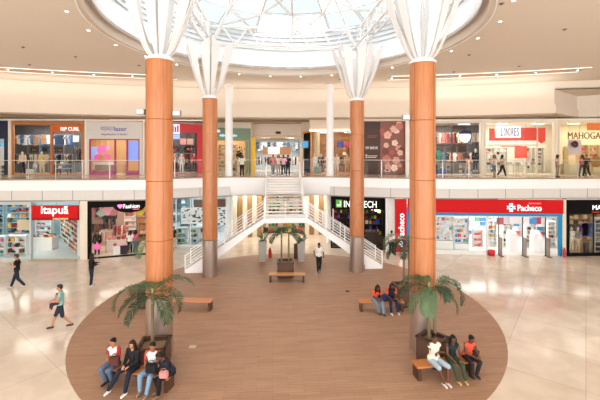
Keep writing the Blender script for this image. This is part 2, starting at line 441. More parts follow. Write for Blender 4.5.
# ------------------------------------------------------------------ ceiling lights
def spot_proto():
    t = thing('ceiling_spotlight', 'small round recessed spotlight in the tan ceiling', 'spotlight', (0, 0, ZC), 0, 'recessed spotlights around the skylight')
    tr_g = MB().lathe([(.05, -.005), (.07, -.015), (.085, -.005), (.085, .0)], 16).build('trim_ring', M_WHITE, t)
    MB().lathe([(0, -.012), (.06, -.012)], 16).build('lens', mat('#fff3e0', emit=9.), tr_g)
    return t
sp = spot_proto(); first = True
def place_spot(x, y, lab=None, grp=None):
    global first
    o = sp if first else dup(sp)
    first = False; o.location = (x, y, ZC)
    if lab: o['label'] = lab; o['group'] = grp
    return o
for i in range(26):
    a = 2*PI*i/26+.06; place_spot(OC.x+9.2*math.cos(a), OC.y+9.2*math.sin(a), 'small round recessed spotlight in the ring around the skylight', 'recessed spotlights around the skylight')
def strip(x0, x1, label, grp, s_lab):
    t = thing('ceiling_light_slot', label, 'light slot')
    n = 24; P = [(x0+(x1-x0)*i/n, W(x0+(x1-x0)*i/n)-4.75) for i in range(n+1)]; Q = [(x, y+1.25) for x, y in P]
    ribbon([(x, y+.05) for x, y in P], ZC-.02, ZC-.004, 1.15).build('panel', mat('#cdb49c', .8), t)
    ribbon(P, ZC-.025, ZC-.005, .04).build('light_line', M_LED, t); ribbon(Q, ZC-.025, ZC-.005, .04).build('light_line', M_LED, t)
    k = int((x1-x0)/2.4)
    for i in range(k+1):
        x = x1-.35-i*(x1-x0-.5)/k
        o = place_spot(x, W(x)-4.1, s_lab, grp); o.location.z = ZC-.02
strip(-27, -9.2, 'long curved ceiling slot edged with two light lines, left side', 'spotlights in the left ceiling slot', 'round spotlight set in the curved light slot, left side of ceiling')
strip(6.6, 18.9, 'curved ceiling slot edged with two light lines, right side', 'spotlights in the right ceiling slot', 'round spotlight set in the curved light slot, right side of ceiling')
sprk = None
for x, y in [(-18.5, 15.5), (-14.6, 19.3), (-13, 21.2), (-10.2, 23.2), (-17, 23), (7.6, 13.8), (12, 16.6), (9.6, 20.8), (8, 23), (14, 23.4), (10.5, 25), (-7, 27), (3, 27.4), (16, 19), (-20, 20)]:
    if sprk is None:
        sprk = MB().lathe([(0, -.06), (.05, -.05), (.06, -.01), (.1, -.006), (.1, 0)], 12).build('sprinkler_head', mat('#7a6a5a', .5), None)
        tag(sprk, 'tiny dark round sprinkler head on the plain ceiling', 'sprinkler', 'sprinkler heads on the ceiling'); o = sprk
    else: o = sprk.copy(); C.objects.link(o)
    o.location = (x, y, ZC)
# floodlights strapped to the columns
def flood(x, y, z, rz, label):
    t = thing('floodlight', label, 'floodlight', (x, y, z), rz)
    hs = MB().box(-.14, .14, -.07, .07, -.1, .1).build('housing', mat('#8d8680', .4, .3), t, bevel=.015)
    MB().box(-.12, .12, -.082, -.07, -.08, .08).build('lens', mat('#c9ccd0', .2), hs)
    MB().bar((0, .0, 0), (0, .2, 0), .04, .04).build('bracket', M_GREY, t)
flood(-5.58, 12.85, 8.55, 0, 'grey floodlight box on left side of the front left column')
flood(-4.32, 12.85, 8.5, 0, 'grey floodlight box on right side of the front left column')
flood(3.84, 13.25, 8.4, 0, 'grey floodlight box on the front right column')
flood(-4.78, 21.4, 8.45, 0, 'small grey floodlight box on the back left column')
flood(2.98, 22.2, 8.45, 0, 'small grey floodlight box on the back right column')
for px_ , lb in ((229, 'slim white round column left of the stair'), (330, 'slim white round column right of the stair')):
    t = thing('white_column', lb, 'column', (X(px_, 29.4), 29.4, 0))
    smooth_angle(MB().lathe([(0, 0), (.3, 0), (.3, 12.74), (0, 12.74)], 24).build('shaft', M_PURE, t))
    smooth_angle(MB().lathe([(.3, 12.5), (.36, 12.55), (.36, 12.74), (.3, 12.74)], 24).build('collar', M_PURE, t))

# ------------------------------------------------------------------ railing along the upper floor
def railing(P, label):
    t = thing('glass_railing', label, 'railing')
    for a, b in zip(P, P[1:]):
        ln = math.dist(a, b); n = max(1, round(ln/1.9))
        for i in range(n):
            p = (a[0]+(b[0]-a[0])*i/n, a[1]+(b[1]-a[1])*i/n); q = (a[0]+(b[0]-a[0])*(i+1)/n, a[1]+(b[1]-a[1])*(i+1)/n)
            MB().bar((*p, 6.02), (*q, 6.02), .012, 1.06).build('glass_pane', M_GLASS, t)
            MB().box(-.02, .02, -.02, .02, 0, 1.3).build('post', mat('#cfc8c0', .3, .6), t).location = (*p, 5.4)
    r_ = MB()
    for a, b in zip(P, P[1:]): r_.tube((*a, 6.7), (*b, 6.7), .022)
    r_.build('handrail', mat('#e6dfd6', .3, .3), t)
off = lambda P: [(x, y+.12) for x, y in P]
railing(off([p for p in EP if p[0] <= -2.6]), 'clear glass balustrade with steel handrail, upper floor left of the stair')
railing(off([p for p in EP if p[0] >= .2]), 'clear glass balustrade with steel handrail, upper floor right of the stair')

# ------------------------------------------------------------------ double staircase (in the court's own axes)
st = thing('staircase', 'white double staircase with tubular rails joining court and upper floor', 'staircase', (*L(0, 0)[:2], 0), TH)
yF, yR = 5.0, 6.55            # front and rear edge of landing, from the court centre
yT = 10.72; zL = 3.2; hwL = 1.3
MB().box(-hwL, hwL, yF, yR+.1, zL-.28, zL).build('landing', M_PURE, st)
# upper flight
n = 13; rise = (5.4-zL)/n; run = (yT-yR)/(n-1)
tread = MB(); riser = MB()
for i in range(1, n):
    z = zL+rise*i; y = yR+run*(i-1)
    tread.box(-hwL+.08, hwL-.08, y, y+run+.03, z-.05, z)
    if i >= 8: riser.box(-hwL+.08, hwL-.08, y+.03, y+.06, z-rise, z-.05)
tread.build('upper_treads', mat('#e4dcd2', .5), st); riser.build('risers', M_WHITE, st)
for s in (-1, 1):
    x = s*(hwL-.03)
    MB().prism([(0, 0)]*0 or [(x-.04, yR), (x+.04, yR), (x+.04, yT), (x-.04, yT)], 0, .01) if False else None
    mb = MB(); b0 = [(yR, zL-.28), (yR, zL+.05), (yT, 5.45), (yT, 5.1)]
    for xx in (x-.04, x+.04): mb.v += [(xx, y, z) for y, z in b0]
    mb.f += [(0, 1, 2, 3), (7, 6, 5, 4), (0, 4, 5, 1), (1, 5, 6, 2), (2, 6, 7, 3), (3, 7, 4, 0)]
    mb.build('stringer', M_PURE, st)
    rl = MB()
    for h in (.25, .45, .65, .85, 1.05): rl.tube((x, yR, zL+h), (x, yT, 5.4+h), .02 if h < 1 else .028, n=6)
    rl.build('rails', M_PURE, st)
    for y, z0, z1 in ((yF+.05, zL, zL+1.1), (yR, zL-.3, zL+1.15), ((yR+yT)/2, (zL+5.4)/2, (zL+5.4)/2+1.1), (yT, 5.2, 6.55)):
        MB().box(x-.045, x+.045, y-.045, y+.045, z0, z1).build('post', M_PURE, st)
# landing front rails
rl = MB()
for h in (.2, .42, .64, .86, 1.06): rl.tube((-hwL, yF+.05, zL+h), (hwL, yF+.05, zL+h), .016, n=6)
rl.build('rails', M_PURE, st)
MB().box(-.02, .02, yF+.03, yF+.07, zL, zL+1.06).build('post', M_PURE, st)
# lower flights
nl = 18; rl_ = zL/nl; runl = 4.7/(nl-1)
for s in (-1, 1):
    tr_ = MB()
    for i in range(1, nl):
        z = zL-rl_*i; x0 = s*(hwL+runl*(i-1)); x1 = s*(hwL+runl*i+.03)
        tr_.box(min(x0, x1), max(x0, x1), yF+.06, yR-.06, z-.05, z)
    tr_.build('lower_treads', mat('#c9bfb4', .5), st)
    x0, x1 = s*hwL, s*(hwL+4.7)
    for y in (yF, yR-.06):
        P = [(x0, zL-.28), (x0, zL+.02), (x1, .2), (x1, 0), (x1-s*.75, 0)]
        if s < 0: P = P[::-1]
        MB().prism_y(P, y, y+.07).build('stringer', M_PURE, st)
        q = MB()
        for h in (.22, .4, .58, .76, .94): q.tube((x0, y+.03, zL+h), (x1, y+.03, .1+h), .017 if h < .9 else .028, n=6)
        q.build('rails', M_PURE, st)
        for k in range(5):
            u = k/4; xx = x0+(x1-x0)*u; zz_ = zL+(.1-zL)*u
            MB().box(xx-.03, xx+.03, y, y+.06, zz_-.05, zz_+1.0).build('post', M_PURE, st)
    # white triangular cheek at the foot
    P = [(x1-s*1.1, 0), (x1-s*1.1, .62), (x1, .12), (x1, 0)]
    if s > 0: P = P[::-1]
    MB().prism_y(P, yF-.02, yF+.0).build('foot_panel', M_PURE, st)

# ------------------------------------------------------------------ shops
class Shop:
    """a shop unit: front line from A to B on the plan, floor z0, opening to z1, interior depth d"""
    def __init__(s, A, B, z0, z1, d, walls, floor=None, ceil=None, power=60, name='', lightcol=(1, .93, .84), back=None):
        s.A = Vector(A); s.B = Vector(B); s.w = (s.B-s.A).length; s.U = (s.B-s.A).normalized(); s.N = Vector((-s.U.y, s.U.x))
        s.z0 = z0; s.z1 = z1; s.d = d; s.rz = math.atan2(s.U.y, s.U.x); s.name = name
        P = s.p
        m = mat(walls, .7)
        e = .04
        def wall(a, b, nm, mm=m):
            pa, pb = P(*a), P(*b); mb = MB().bar((pa.x, pa.y, (z0+z1)/2), (pb.x, pb.y, (z0+z1)/2), .06, z1-z0-.01); struct(nm, mb, mm)
        # side walls fan out from the court, as the whole arcade curves around it
        kL = s.A.x/s.A.y; kR = s.B.x/s.B.y; uL = s.u(300+F*kL, d); uR = s.u(300+F*kR, d)
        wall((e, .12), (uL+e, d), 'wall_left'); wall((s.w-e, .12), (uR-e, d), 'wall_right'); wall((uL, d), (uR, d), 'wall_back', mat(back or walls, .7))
        q = [P(0, 0.02), P(s.w, 0.02), P(uR, d), P(uL, d)]
        if floor: struct('floor', MB().prism([(v.x, v.y) for v in q], z0+.001, z0+.02), mat(floor, .3))
        struct('ceiling', MB().prism([(v.x, v.y) for v in q], z1-.02, z1+.02), mat(ceil or '#efeae2', .8))
        if power:
            c = P((s.w+uL+uR)/4, d/2-.2); area('shop_light', (c.x, c.y, z1-.1), s.w*.8, d*.6, power*.55, lightcol, (0, 0, s.rz))
            k = max(1, int(s.w/2.2))
            for i in range(k):
                for v in (.35, .7):
                    ul = uL*v; ur = s.w+(uR-s.w)*v; c = P(ul+(i+.5)*(ur-ul)/k, d*v)
                    t = MB().box(-.5, .5, -.08, .08, -.05, -.02).build('shop_ceiling_lamp', mat('#fff6ea', emit=4.), None)
                    t.location = (c.x, c.y, z1); t.rotation_euler = (0, 0, s.rz)
                    tag(t, 'bright linear ceiling lamp inside the '+s.name, 'lamp', 'ceiling lamps of the '+s.name)
    def p(s, u, v, z=None):
        q = s.A+s.U*u+s.N*v
        return q if z is None else Vector((q.x, q.y, z))
    def u(s, px, v=0.):
        k = (px-300)/F
        return (k*(s.A.y+v*s.N.y)-s.A.x-v*s.N.x)/(s.U.x-k*s.U.y)
    def z(s, py, px, v=0.):
        return Z(py, s.p(s.u(px, v), v).y)
    def front(s, label, cat='shopfront', name='shopfront'):
        q = s.A; return thing(name, label, cat, (q.x, q.y, s.z0), s.rz)
    def put(s, o, u, v, z, rz=0):
        q = s.p(u, v, z); o.location = q; o.rotation_euler = (0, 0, s.rz+rz); return o

M_FR = mat('#0c0a09', .75, spec=.15)
def frame(t, w_, h, th, col, dp=.15, bottom=0.05, top=None, name='frame', rough=.45):
    top = th if top is None else top
    MB().box(0, th, -.05, dp, 0, h).box(w_-th, w_, -.05, dp, 0, h).box(th, w_-th, -.05, dp, h-top, h).box(th, w_-th, -.05, dp, 0, bottom).build(name, M_FR if col in ('#15110f', '#171312', '#1a1614') else mat(col, rough), t)
def pane(t, u0, u1, z0, z1, v=.05):
    MB().box(u0, u1, v-.006, v+.006, z0, z1).build('glass_pane', M_GLASS, t)
def mull(t, us, z0, z1, col, wd=.06, name='mullion', v=.05):
    for u in us: MB().box(u-wd/2, u+wd/2, v-.04, v+.04, z0, z1).build(name, mat(col, .4), t)
def band(t, u0, u1, z0, z1, col, v0=-.12, v1=.05, name='sign_band', emit=0):
    return MB().box(u0, u1, v0, v1, z0, z1).build(name, mat(col, .6, emit=emit, spec=.15), t)
def poster(sh, u, v, z, w_, h, col, label, cat='poster', name='poster', rz=0, emit=0, th=.02):
    o = MB().box(-w_/2, w_/2, -th/2, th/2, 0, h).build(name, mat(col, .5, emit=emit), None); tag(o, label, cat)
    if z-sh.z0 > .3 and sh.z1-z-h > .1:
        for k in (-1, 1): MB().box(k*w_*.4-.008, k*w_*.4+.008, -.008, .008, h, sh.z1-z-.02).build('cord', mat('#8a8884', .4), o)
    return sh.put(o, u, v, z, rz)

# prototypes for goods -------------------------------------------------
_proto = {}
def good_mesh(kind, col):
    k = (kind, col)
    if k in _proto: return _proto[k]
    mb = MB()
    if kind == 'box': mb.box(-.5, .5, -.4, .4, 0, 1)
    elif kind == 'bottle': mb.lathe([(0, 0), (.36, 0), (.38, .05), (.38, .62), (.16, .8), (.16, 1), (0, 1)], 10)
    elif kind == 'stack':
        for i in range(4): mb.box(-.5+.03*(i % 2), .5-.02*i, -.4, .4, i*.25, i*.25+.22)
    elif kind == 'bag':
        mb.prism_y([(-.5, 0), (.5, 0), (.42, .65), (-.42, .65)], -.2, .2)
        for i in range(6):
            a, b = PI*i/6, PI*(i+1)/6; mb.tube((.22*math.cos(a), 0, .65+.33*math.sin(a)), (.22*math.cos(b), 0, .65+.33*math.sin(b)), .03, n=5)
    elif kind == 'shoe':
        mb.prism_y([(-.5, 0), (.5, 0), (.5, .22), (.2, .38), (-.1, .7), (-.5, .75)], -.2, .2)
    elif kind == 'ball': mb.ell((0, 0, .5), (.5, .5, .5), 12)
    elif kind == 'shirt':    # a hanging shirt on a hanger, height 1 downward
        mb.prism_y([(-.28, -1), (.28, -1), (.28, -.35), (.4, -.42), (.5, -.28), (.25, -.02), (.1, 0), (0, -.06), (-.1, 0), (-.25, -.02), (-.5, -.28), (-.4, -.42), (-.28, -.35)], -.07, .07)
    elif kind == 'trousers':
        mb.prism_y([(-.2, 0), (.2, 0), (.24, -1), (.05, -1), (0, -.4), (-.05, -1), (-.24, -1)], -.06, .06)
    elif kind == 'dress':
        mb.prism_y([(-.12, 0), (-.05, -.08), (.05, -.08), (.12, 0), (.14, -.35), (.3, -1), (-.3, -1), (-.14, -.35)], -.07, .07)
    me = mb.mesh(kind); me.materials.append(mat(col, .55)); _proto[k] = me
    return me
NM = {'box': 'product_box', 'bottle': 'bottle', 'stack': 'folded_clothes', 'bag': 'handbag', 'shoe': 'shoe', 'ball': 'ball', 'shirt': 'hanging_shirt', 'trousers': 'hanging_trousers', 'dress': 'hanging_dress'}
CT = {'box': 'box', 'bottle': 'bottle', 'stack': 'folded clothes', 'bag': 'handbag', 'shoe': 'shoe', 'ball': 'ball', 'shirt': 'shirt', 'trousers': 'trousers', 'dress': 'dress'}
def good(sh, kind, col, u, v, z, sx, sz, label, group, rz=0, sy=None):
    nm = NM[kind]
    if kind == 'box': nm = {'pharmacy': 'medicine_box', 'shoe shop': 'shoe_box', 'dark electronics shop': 'gadget_box', 'far shop under the bridge': 'toy_box'}.get(sh.name, 'product_box')
    o = bpy.data.objects.new(nm, good_mesh(kind, col)); C.objects.link(o)
    sh.put(o, u, v, z, rz); o.scale = (sx, sy or sx, sz); return tag(o, label, CT[kind], group)

def shelf_unit(sh, u0, u1, v, z0, h, n, label, col='#e9e4dc', dp=.4, kinds=('box',), cols=('#cc4444',), what='goods', size=(.22, .3), fill=.95, back=None, rz=0, backcol=None):
    """shelf unit against depth v, with individual goods on each shelf"""
    w_ = u1-u0
    t = thing('shelf_unit', label, 'shelf'); sh.put(t, u0, v, z0, rz)
    MB().box(0, .04, 0, dp, 0, h).build('side_panel', mat(col), t); MB().box(w_-.04, w_, 0, dp, 0, h).build('side_panel', mat(col), t)
    MB().box(.04, w_-.04, dp-.03, dp, 0, h).build('back_panel', mat(backcol or col), t)
    R = Matrix.Rotation(rz, 2)
    for k in range(n+1):
        z = .1+(h-.14)*k/n
        MB().box(.04, w_-.04, 0, dp-.03, z-.03, z).build('shelf_board', mat(col), t)
        if k == n: continue
        gap = (h-.14)/n
        x = .1
        while x < w_-.15:
            s_ = random.uniform(*size); kd = random.choice(kinds); c = random.choice(cols)
            hh = min(gap*.85, s_*random.uniform(.8, 1.3)) if kd != 'stack' else gap*random.uniform(.4, .8)
            if kd == 'shoe': hh = min(gap*.7, s_*.6)
            if x+s_ > w_-.06: break
            if random.random() < fill:
                q = R @ Vector((x+s_/2, dp*.42)); 
                good(sh, kd, c, u0+q.x, v+q.y, z0+z+.003, s_*.92, hh, what+' on '+label, '%s on the %s' % (what, label), rz, sy=min(s_, dp*.7))
            x += s_+.02
    return t

def clothes_rail(sh, u0, u1, v, z0, zr, label, kinds, cols, what, n=10, along=True, ln=.75, wd=.5):
    t = thing('clothes_rail', label, 'clothes rail'); sh.put(t, u0, v, z0)
    w_ = u1-u0
    MB().tube((0, 0, zr), (w_, 0, zr), .018).build('rail', mat('#999999', .3, .8), t)
    for x in (.02, w_-.02): MB().tube((x, 0, 0), (x, 0, zr), .018).tube((x, -.25, .02), (x, .25, .02), .018).build('upright', mat('#999999', .3, .8), t)
    for i in range(n):
        u = u0+.12+(w_-.24)*(i+.5)/n
        good(sh, random.choice(kinds), random.choice(cols), u, v, z0+zr-.03, wd, ln*random.uniform(.85, 1.1), what+' on '+label, '%s hanging on the %s' % (what, label), PI/2*.75 if along else 0)
    return t
def table(sh, u, v, z0, w_, d, h, col, label, topcol=None, solid=False, cat='table', name='display_table'):
    t = thing(name, label, cat); sh.put(t, u, v, z0)
    MB().box(-w_/2, w_/2, -d/2, d/2, h-.06, h).build('top', mat(topcol or col), t)
    if solid: MB().box(-w_/2+.03, w_/2-.03, -d/2+.03, d/2-.03, 0, h-.06).build('body', mat(col), t)
    else:
        for a in (-1, 1):
            for b in (-1, 1): MB().box(a*(w_/2-.06)-.03, a*(w_/2-.06)+.03, b*(d/2-.06)-.03, b*(d/2-.06)+.03, 0, h-.06).build('leg', mat(col), t)
    return t

# ------------------------------------------------------------------ figures
def remesh(mb, name, m, parent, vox, it=4):
    me = mb.mesh(name); o = bpy.data.objects.new(name, me); C.objects.link(o)
    r = o.modifiers.new('r', 'REMESH'); r.mode = 'VOXEL'; r.voxel_size = vox
    s_ = o.modifiers.new('s', 'SMOOTH'); s_.iterations = it; s_.factor = .5
    new = evald(o)
    bpy.data.objects.remove(o); new.name = name; new.materials.clear(); new.materials.append(m)
    new.polygons.foreach_set('use_smooth', [True]*len(new.polygons))
    o = bpy.data.objects.new(name, new); C.objects.link(o); o.parent = parent; return o
V = Vector
def hand(mb, wr, d, k):
    """palm and five curled fingers growing from the wrist along d"""
    d = d.normalized(); side = d.cross(V((0, 0, 1)))
    side = side.normalized() if side.length > .2 else V((0, 1, 0)); nrm = side.cross(d).normalized()
    pe = wr+d*.075*k
    for a in (-.022, 0, .022): mb.cap(wr+side*a*.5, .018*k, pe+side*a*k, .015*k, 8)
    for a, ln in ((-.03, .06), (-.01, .075), (.011, .07), (.031, .055)):
        p = pe+side*a*k; q = p+(d*.7-nrm*.35)*ln*.55*k; r_ = q+(d*.35-nrm*.8)*ln*.5*k
        mb.cap(p, .0095*k, q, .0085*k, 6); mb.cap(q, .0085*k, r_, .0075*k, 6)
    p = wr+side*-.02*k+d*.02*k; q = p+(side*-.8+d*.6)*.035*k; mb.cap(p, .012*k, q, .010*k, 6); mb.cap(q, .010*k, q+(d*.9-side*.1)*.03*k, .008*k, 6)

def person(loc, face, pose='stand', h=1.7, skin='#a8714e', hair='#1d1410', top='#222222', bottom='#2b3550', shoes='#ddd8d0', sleeve='short', legs='long',
           longhair=False, label='', group=None, lean=0., stride=.28, hands=None, feet=None, hairbun=False, vox=.013, knees=None, turn=0., arms_bare=None, cap_col=None, sleeve_col=None, head_down=.0, mannequin=False, heavy=1.):
    """figure built facing -Y at the origin and then turned by face; loc is the point under the pelvis"""
    k = h/1.7
    t = thing('mannequin' if mannequin else 'person', label, 'mannequin' if mannequin else 'person', loc, face, group)
    hz = .93 if pose != 'sit' else .56
    hip = V((0, 0, hz))*k if pose != 'sit' else V((0, 0, hz*(k if k < .8 else 1)))
    hl, hr = hip+V((-.09*k, 0, -.02)), hip+V((.09*k, 0, -.02))
    sp_ = .5*k
    up = V((math.sin(turn)*.05, -math.sin(lean), math.cos(lean)))
    chest = hip+up*.36*k; neck = hip+up*.52*k; sh_ = hip+up*.46*k
    sl, sr = sh_+V((-.175*k*(.92+.08*heavy), 0, 0)), sh_+V((.175*k*(.92+.08*heavy), 0, 0))
    hd = neck+V((0, -.03-.6*math.sin(lean)*.1-head_down*.07, .15-.03*head_down))*k
    q_ = k if k < .8 else 1.
    if pose == 'sit':
        kn = knees or ((-.14, -.44), (.14, -.44)); kl, kr = V((kn[0][0], kn[0][1], .53*q_)), V((kn[1][0], kn[1][1], .53*q_))
        ft = feet or ((-.12, -.45), (.12, -.45)); al, ar = V((ft[0][0], ft[0][1], .09 if q_ == 1 else .1)), V((ft[1][0], ft[1][1], .09 if q_ == 1 else .1))
    elif pose == 'walk':
        kl, kr = V((-.09, -stride*.55, .5))*k, V((.09, stride*.25, .49))*k
        al, ar = V((-.08, -stride, .09))*k, V((.08, stride*1.25, .12))*k
    else:
        kl, kr = V((-.095, -.02, .5))*k, V((.1, 0.0, .5))*k; al, ar = V((-.11, 0.02, .085))*k, V((.12, .03, .085))*k
    if hands is None:
        if pose == 'sit': hands = [V((-.07, -.34, .66)), V((.08, -.36, .66))]
        elif pose == 'walk': hands = [V((-.24, .16, .93))*k, V((.24, -.2, .98))*k]
        else: hands = [V((-.25, -.04, .86))*k, V((.25, -.04, .86))*k]
    else: hands = [V(q) for q in hands]
    def elbow(s_, w_, sg):
        mid = (s_+w_)/2; L1 = .27*k; half = (w_-s_).length/2; dd = math.sqrt(max(.0004, L1*L1-half*half))
        ax = (w_-s_).normalized(); out = V((sg*.5, .7, -.5)); out = (out-ax*out.dot(ax)).normalized(); return mid+out*dd
    el, er = elbow(sl, hands[0], -1), elbow(sr, hands[1], 1)
    b = MB(); g = heavy
    b.cap(hl, .1*k*g, hr, .1*k*g); b.cap(hip, .12*k*g, hip+up*.2*k, .105*k*g); b.cap(hip+up*.2*k, .105*k*g, chest, .125*k*g)
    b.cap(sl+V((.03, 0, -.02)), .07*k, sr+V((-.03, 0, -.02)), .07*k); b.cap(chest, .12*k*g, sh_, .08*k)
    b.cap(sh_, .06*k, neck+V((0, -.01, .05))*1, .05*k)
    for a, c, f_ in ((hl, kl, al), (hr, kr, ar)):
        b.cap(a, .085*k*g, c, .056*k); b.cap(c, .056*k, f_, .038*k); b.cap(c+(f_-c)*.25+V((0, .015, 0)), .055*k, c+(f_-c)*.5, .045*k)
        b.cap(f_+V((0, .03, -.04))*k, .036*k, f_+V((0, -.14, -.055))*k, .03*k)
    for s_, e_, w_ in ((sl, el, hands[0]), (sr, er, hands[1])):
        b.cap(s_, .052*k*g, e_, .04*k); b.cap(e_, .04*k, w_, .026*k); hand(b, w_, (w_-e_), k)
    R = Euler((.25*head_down+lean*.4, 0, turn)).to_matrix()
    b.ell(hd, (.078*k, .095*k, .118*k), 14, R); b.ell(hd+R @ V((0, -.03, -.06))*k, (.055*k, .06*k, .06*k), 10, R)
    b.cap(hd+R @ V((0, -.09, .01))*k, .012*k, hd+R @ V((0, -.108, -.022))*k, .016*k, 8)
    for s2 in (-1, 1): b.ell(hd+R @ V((s2*.08, .0, -.005))*k, (.014*k, .024*k, .034*k), 8, R)
    body = remesh(b, 'body', mat(skin, .5), t, vox, 2)
    if not mannequin:
        for s2 in (-1, 1): MB().ell(hd+R @ V((s2*.032, -.087, .012))*k, (.013*k, .009*k, .008*k), 8, R).build('eye', mat('#20160f', .3), t)
        MB().ell(hd+R @ V((0, -.094, -.058))*k, (.026*k, .008*k, .008*k), 8, R).build('mouth', mat('#8a4038', .5), t)
        hb = MB(); hb.ell(hd+R @ V((0, .022, .028))*k, (.09*k, .098*k, .112*k), 14, R)
        hb.ell(hd+R @ V((0, -.03, .085))*k, (.07*k, .065*k, .05*k), 10, R)
        if longhair:
            for s2 in (-1, 0, 1): hb.cap(hd+R @ V((s2*.06, .04, .0))*k, .06*k, hd+V((s2*.085, .09, -.26))*k, .045*k)
            for s2 in (-1, 1): hb.cap(hd+R @ V((s2*.085, -.01, .02))*k, .03*k, hd+V((s2*.11, .0, -.24))*k, .03*k)
        if hairbun: hb.ell(hd+R @ V((0, .1, .06))*k, (.045*k,)*3, 10)
        remesh(hb, 'hair', mat(hair, .55), t, max(vox, .012), 1)
        if cap_col:
            cb = MB(); cb.ell(hd+R @ V((0, .01, .075))*k, (.1*k, .108*k, .06*k), 12, R); cb.ell(hd+R @ V((0, -.12, .06))*k, (.07*k, .08*k, .012*k), 10, R)
            remesh(cb, 'cap', mat(cap_col, .6), t, .012, 1)
    if top:
        c = MB(); e = .022
        c.cap(hl+V((0, 0, .06)), .098*k*g+e*.6, hr+V((0, 0, .06)), .098*k*g+e*.6); c.cap(hip+up*.05, .118*k*g+e, hip+up*.2*k, .108*k*g+e); c.cap(hip+up*.2*k, .108*k*g+e, chest, .128*k*g+e)
        c.cap(sl+V((.03, 0, -.025)), .07*k+e*.6, sr+V((-.03, 0, -.025)), .07*k+e*.6)
        remesh(c, 'top', mat(top, .8), t, .015, 2)
        if sleeve != 'none':
            for s_, e_, w_ in ((sl, el, hands[0]), (sr, er, hands[1])):
                c = MB(); e2 = e_ if sleeve == 'long' else s_+(e_-s_)*.65
                c.cap(s_, .052*k*g+.022, e2, .042*k+.022)
                if sleeve == 'long': c.cap(e_, .042*k+.02, e_+(w_-e_)*.88, .028*k+.016)
                remesh(c, 'sleeve', mat(sleeve_col or top, .8), t, .014, 2)
    if bottom:
        c = MB(); e = .018
        c.cap(hl, .1*k*g+e*.7, hr, .1*k*g+e*.7)
        for a, kn_, f_ in ((hl, kl, al), (hr, kr, ar)):
            if legs == 'skirt': c.cap(a, .1*k+e, a+(kn_-a)*.8, .12*k)
            else:
                c.cap(a, .085*k*g+e, kn_, .06*k+e)
                if legs == 'long': c.cap(kn_, .06*k+e, f_+V((0, 0, .03)), .05*k+e*.6)
                elif legs == 'short': pass
        remesh(c, 'trousers' if legs == 'long' else 'shorts' if legs == 'short' else 'skirt', mat(bottom, .85), t, .015, 2)
    if shoes:
        for f_ in (al, ar):
            c = MB(); c.cap(f_+V((0, .035, -.035))*k, .045*k, f_+V((0, -.15, -.048))*k, .037*k); c.cap(f_+V((0, .03, -.045))*k, .04*k, f_+V((0, -.05, -.045))*k, .042*k)
            remesh(c, 'shoe', mat(shoes, .6), t, .012, 1)
    return t
_man = {}
def mannequin(sh, u, v, z0, label, top='#333333', bottom=None, skin='#e8e2da', legs='long', sleeve='long', rz=0, scale=1.):
    k = (top, bottom, skin, legs, sleeve)
    q = sh.p(u, v, z0)
    if k in _man: o = dup(_man[k], q, sh.rz+rz, label, scale=scale)
    else:
        o = person(q, sh.rz+rz, 'stand', 1.75, skin=skin, top=top, bottom=bottom, shoes=None, legs=legs, sleeve=sleeve, label=label, mannequin=True, vox=.018); _man[k] = o
        MB().lathe([(0, 0), (.2, 0), (.2, .02), (0, .02)], 14).build('stand', M_GREY, o)
    o.scale = (scale,)*3; return o

# ================================================================== LOWER SHOPS
def pt(px, D): return (X(px, D), D)
BR = ['#b8322c', '#2c5b8f', '#e4e0d8', '#d8a23a', '#3f8a58', '#d67aa0', '#4b4b50', '#7ab0c8', '#e58a4a', '#ffffff']
SHOEC = ['#8c2f2a', '#20242c', '#e2ded6', '#c58a52', '#4f7ea5', '#d98aa2', '#6b4a38', '#3c8c7c', '#e7b34a']
# --- shoe shop (glass window left, entrance right)
a = Shop(pt(-62, 24.75), pt(80, 24.75), 0, 4.0, 6.5, '#cfe0e4', floor='#d6e2e2', name='shoe shop', power=170, lightcol=(.93, .98, 1), back='#b9d3da')
t = a.front('wide shoe shop front with pale blue glass window and red sign over its entrance')
H = a.z1
uE0, uE1 = a.u(32), a.u(79)
MB().box(0, uE0-.1, -.05, .1, 0, .12).box(uE0-.12, uE0, -.08, .12, 0, 3.95).box(0, uE0-.1, -.05, .1, 3.7, 3.95).build('window_frame', mat('#c3cdcf', .4), t)
MB().box(uE0, uE1, -.03, .12, 3.86, 3.95).build('lintel', mat('#c8d4d6', .4), t)
for i in range(4): pane(t, .02+i*(uE0-.14)/4, .0+(i+1)*(uE0-.14)/4, .12, 3.7)
z0, z1 = a.z(220, 56), a.z(205.5, 56)
band(t, a.u(33), a.u(78.5), z0+.13, z1, '#cf181d', -.1, .08); band(t, a.u(33), a.u(78.5), z0, z0+.13, '#8e1a1c', -.09, .08, 'sign_band_foot')
fit('itapuã', mat('#ffffff', emit=.5), t, a.u(42.3), a.u(69.5), (z0+z1)/2+.12, .68, bold=.008)
fit('CALÇADOS', mat('#ffe9a8', emit=.4), t, a.u(54), a.u(69), z0+.09, .13)
tag(MB().box(-1.5, 1.5, -.3, .0, -.0, .06).build('entrance_step', mat('#b7a692', .4), None), 'beige stone entrance step in front of the shoe shop', 'step')
a.put(bpy.data.objects['entrance_step'], (uE0+uE1)/2, -.1, .012)
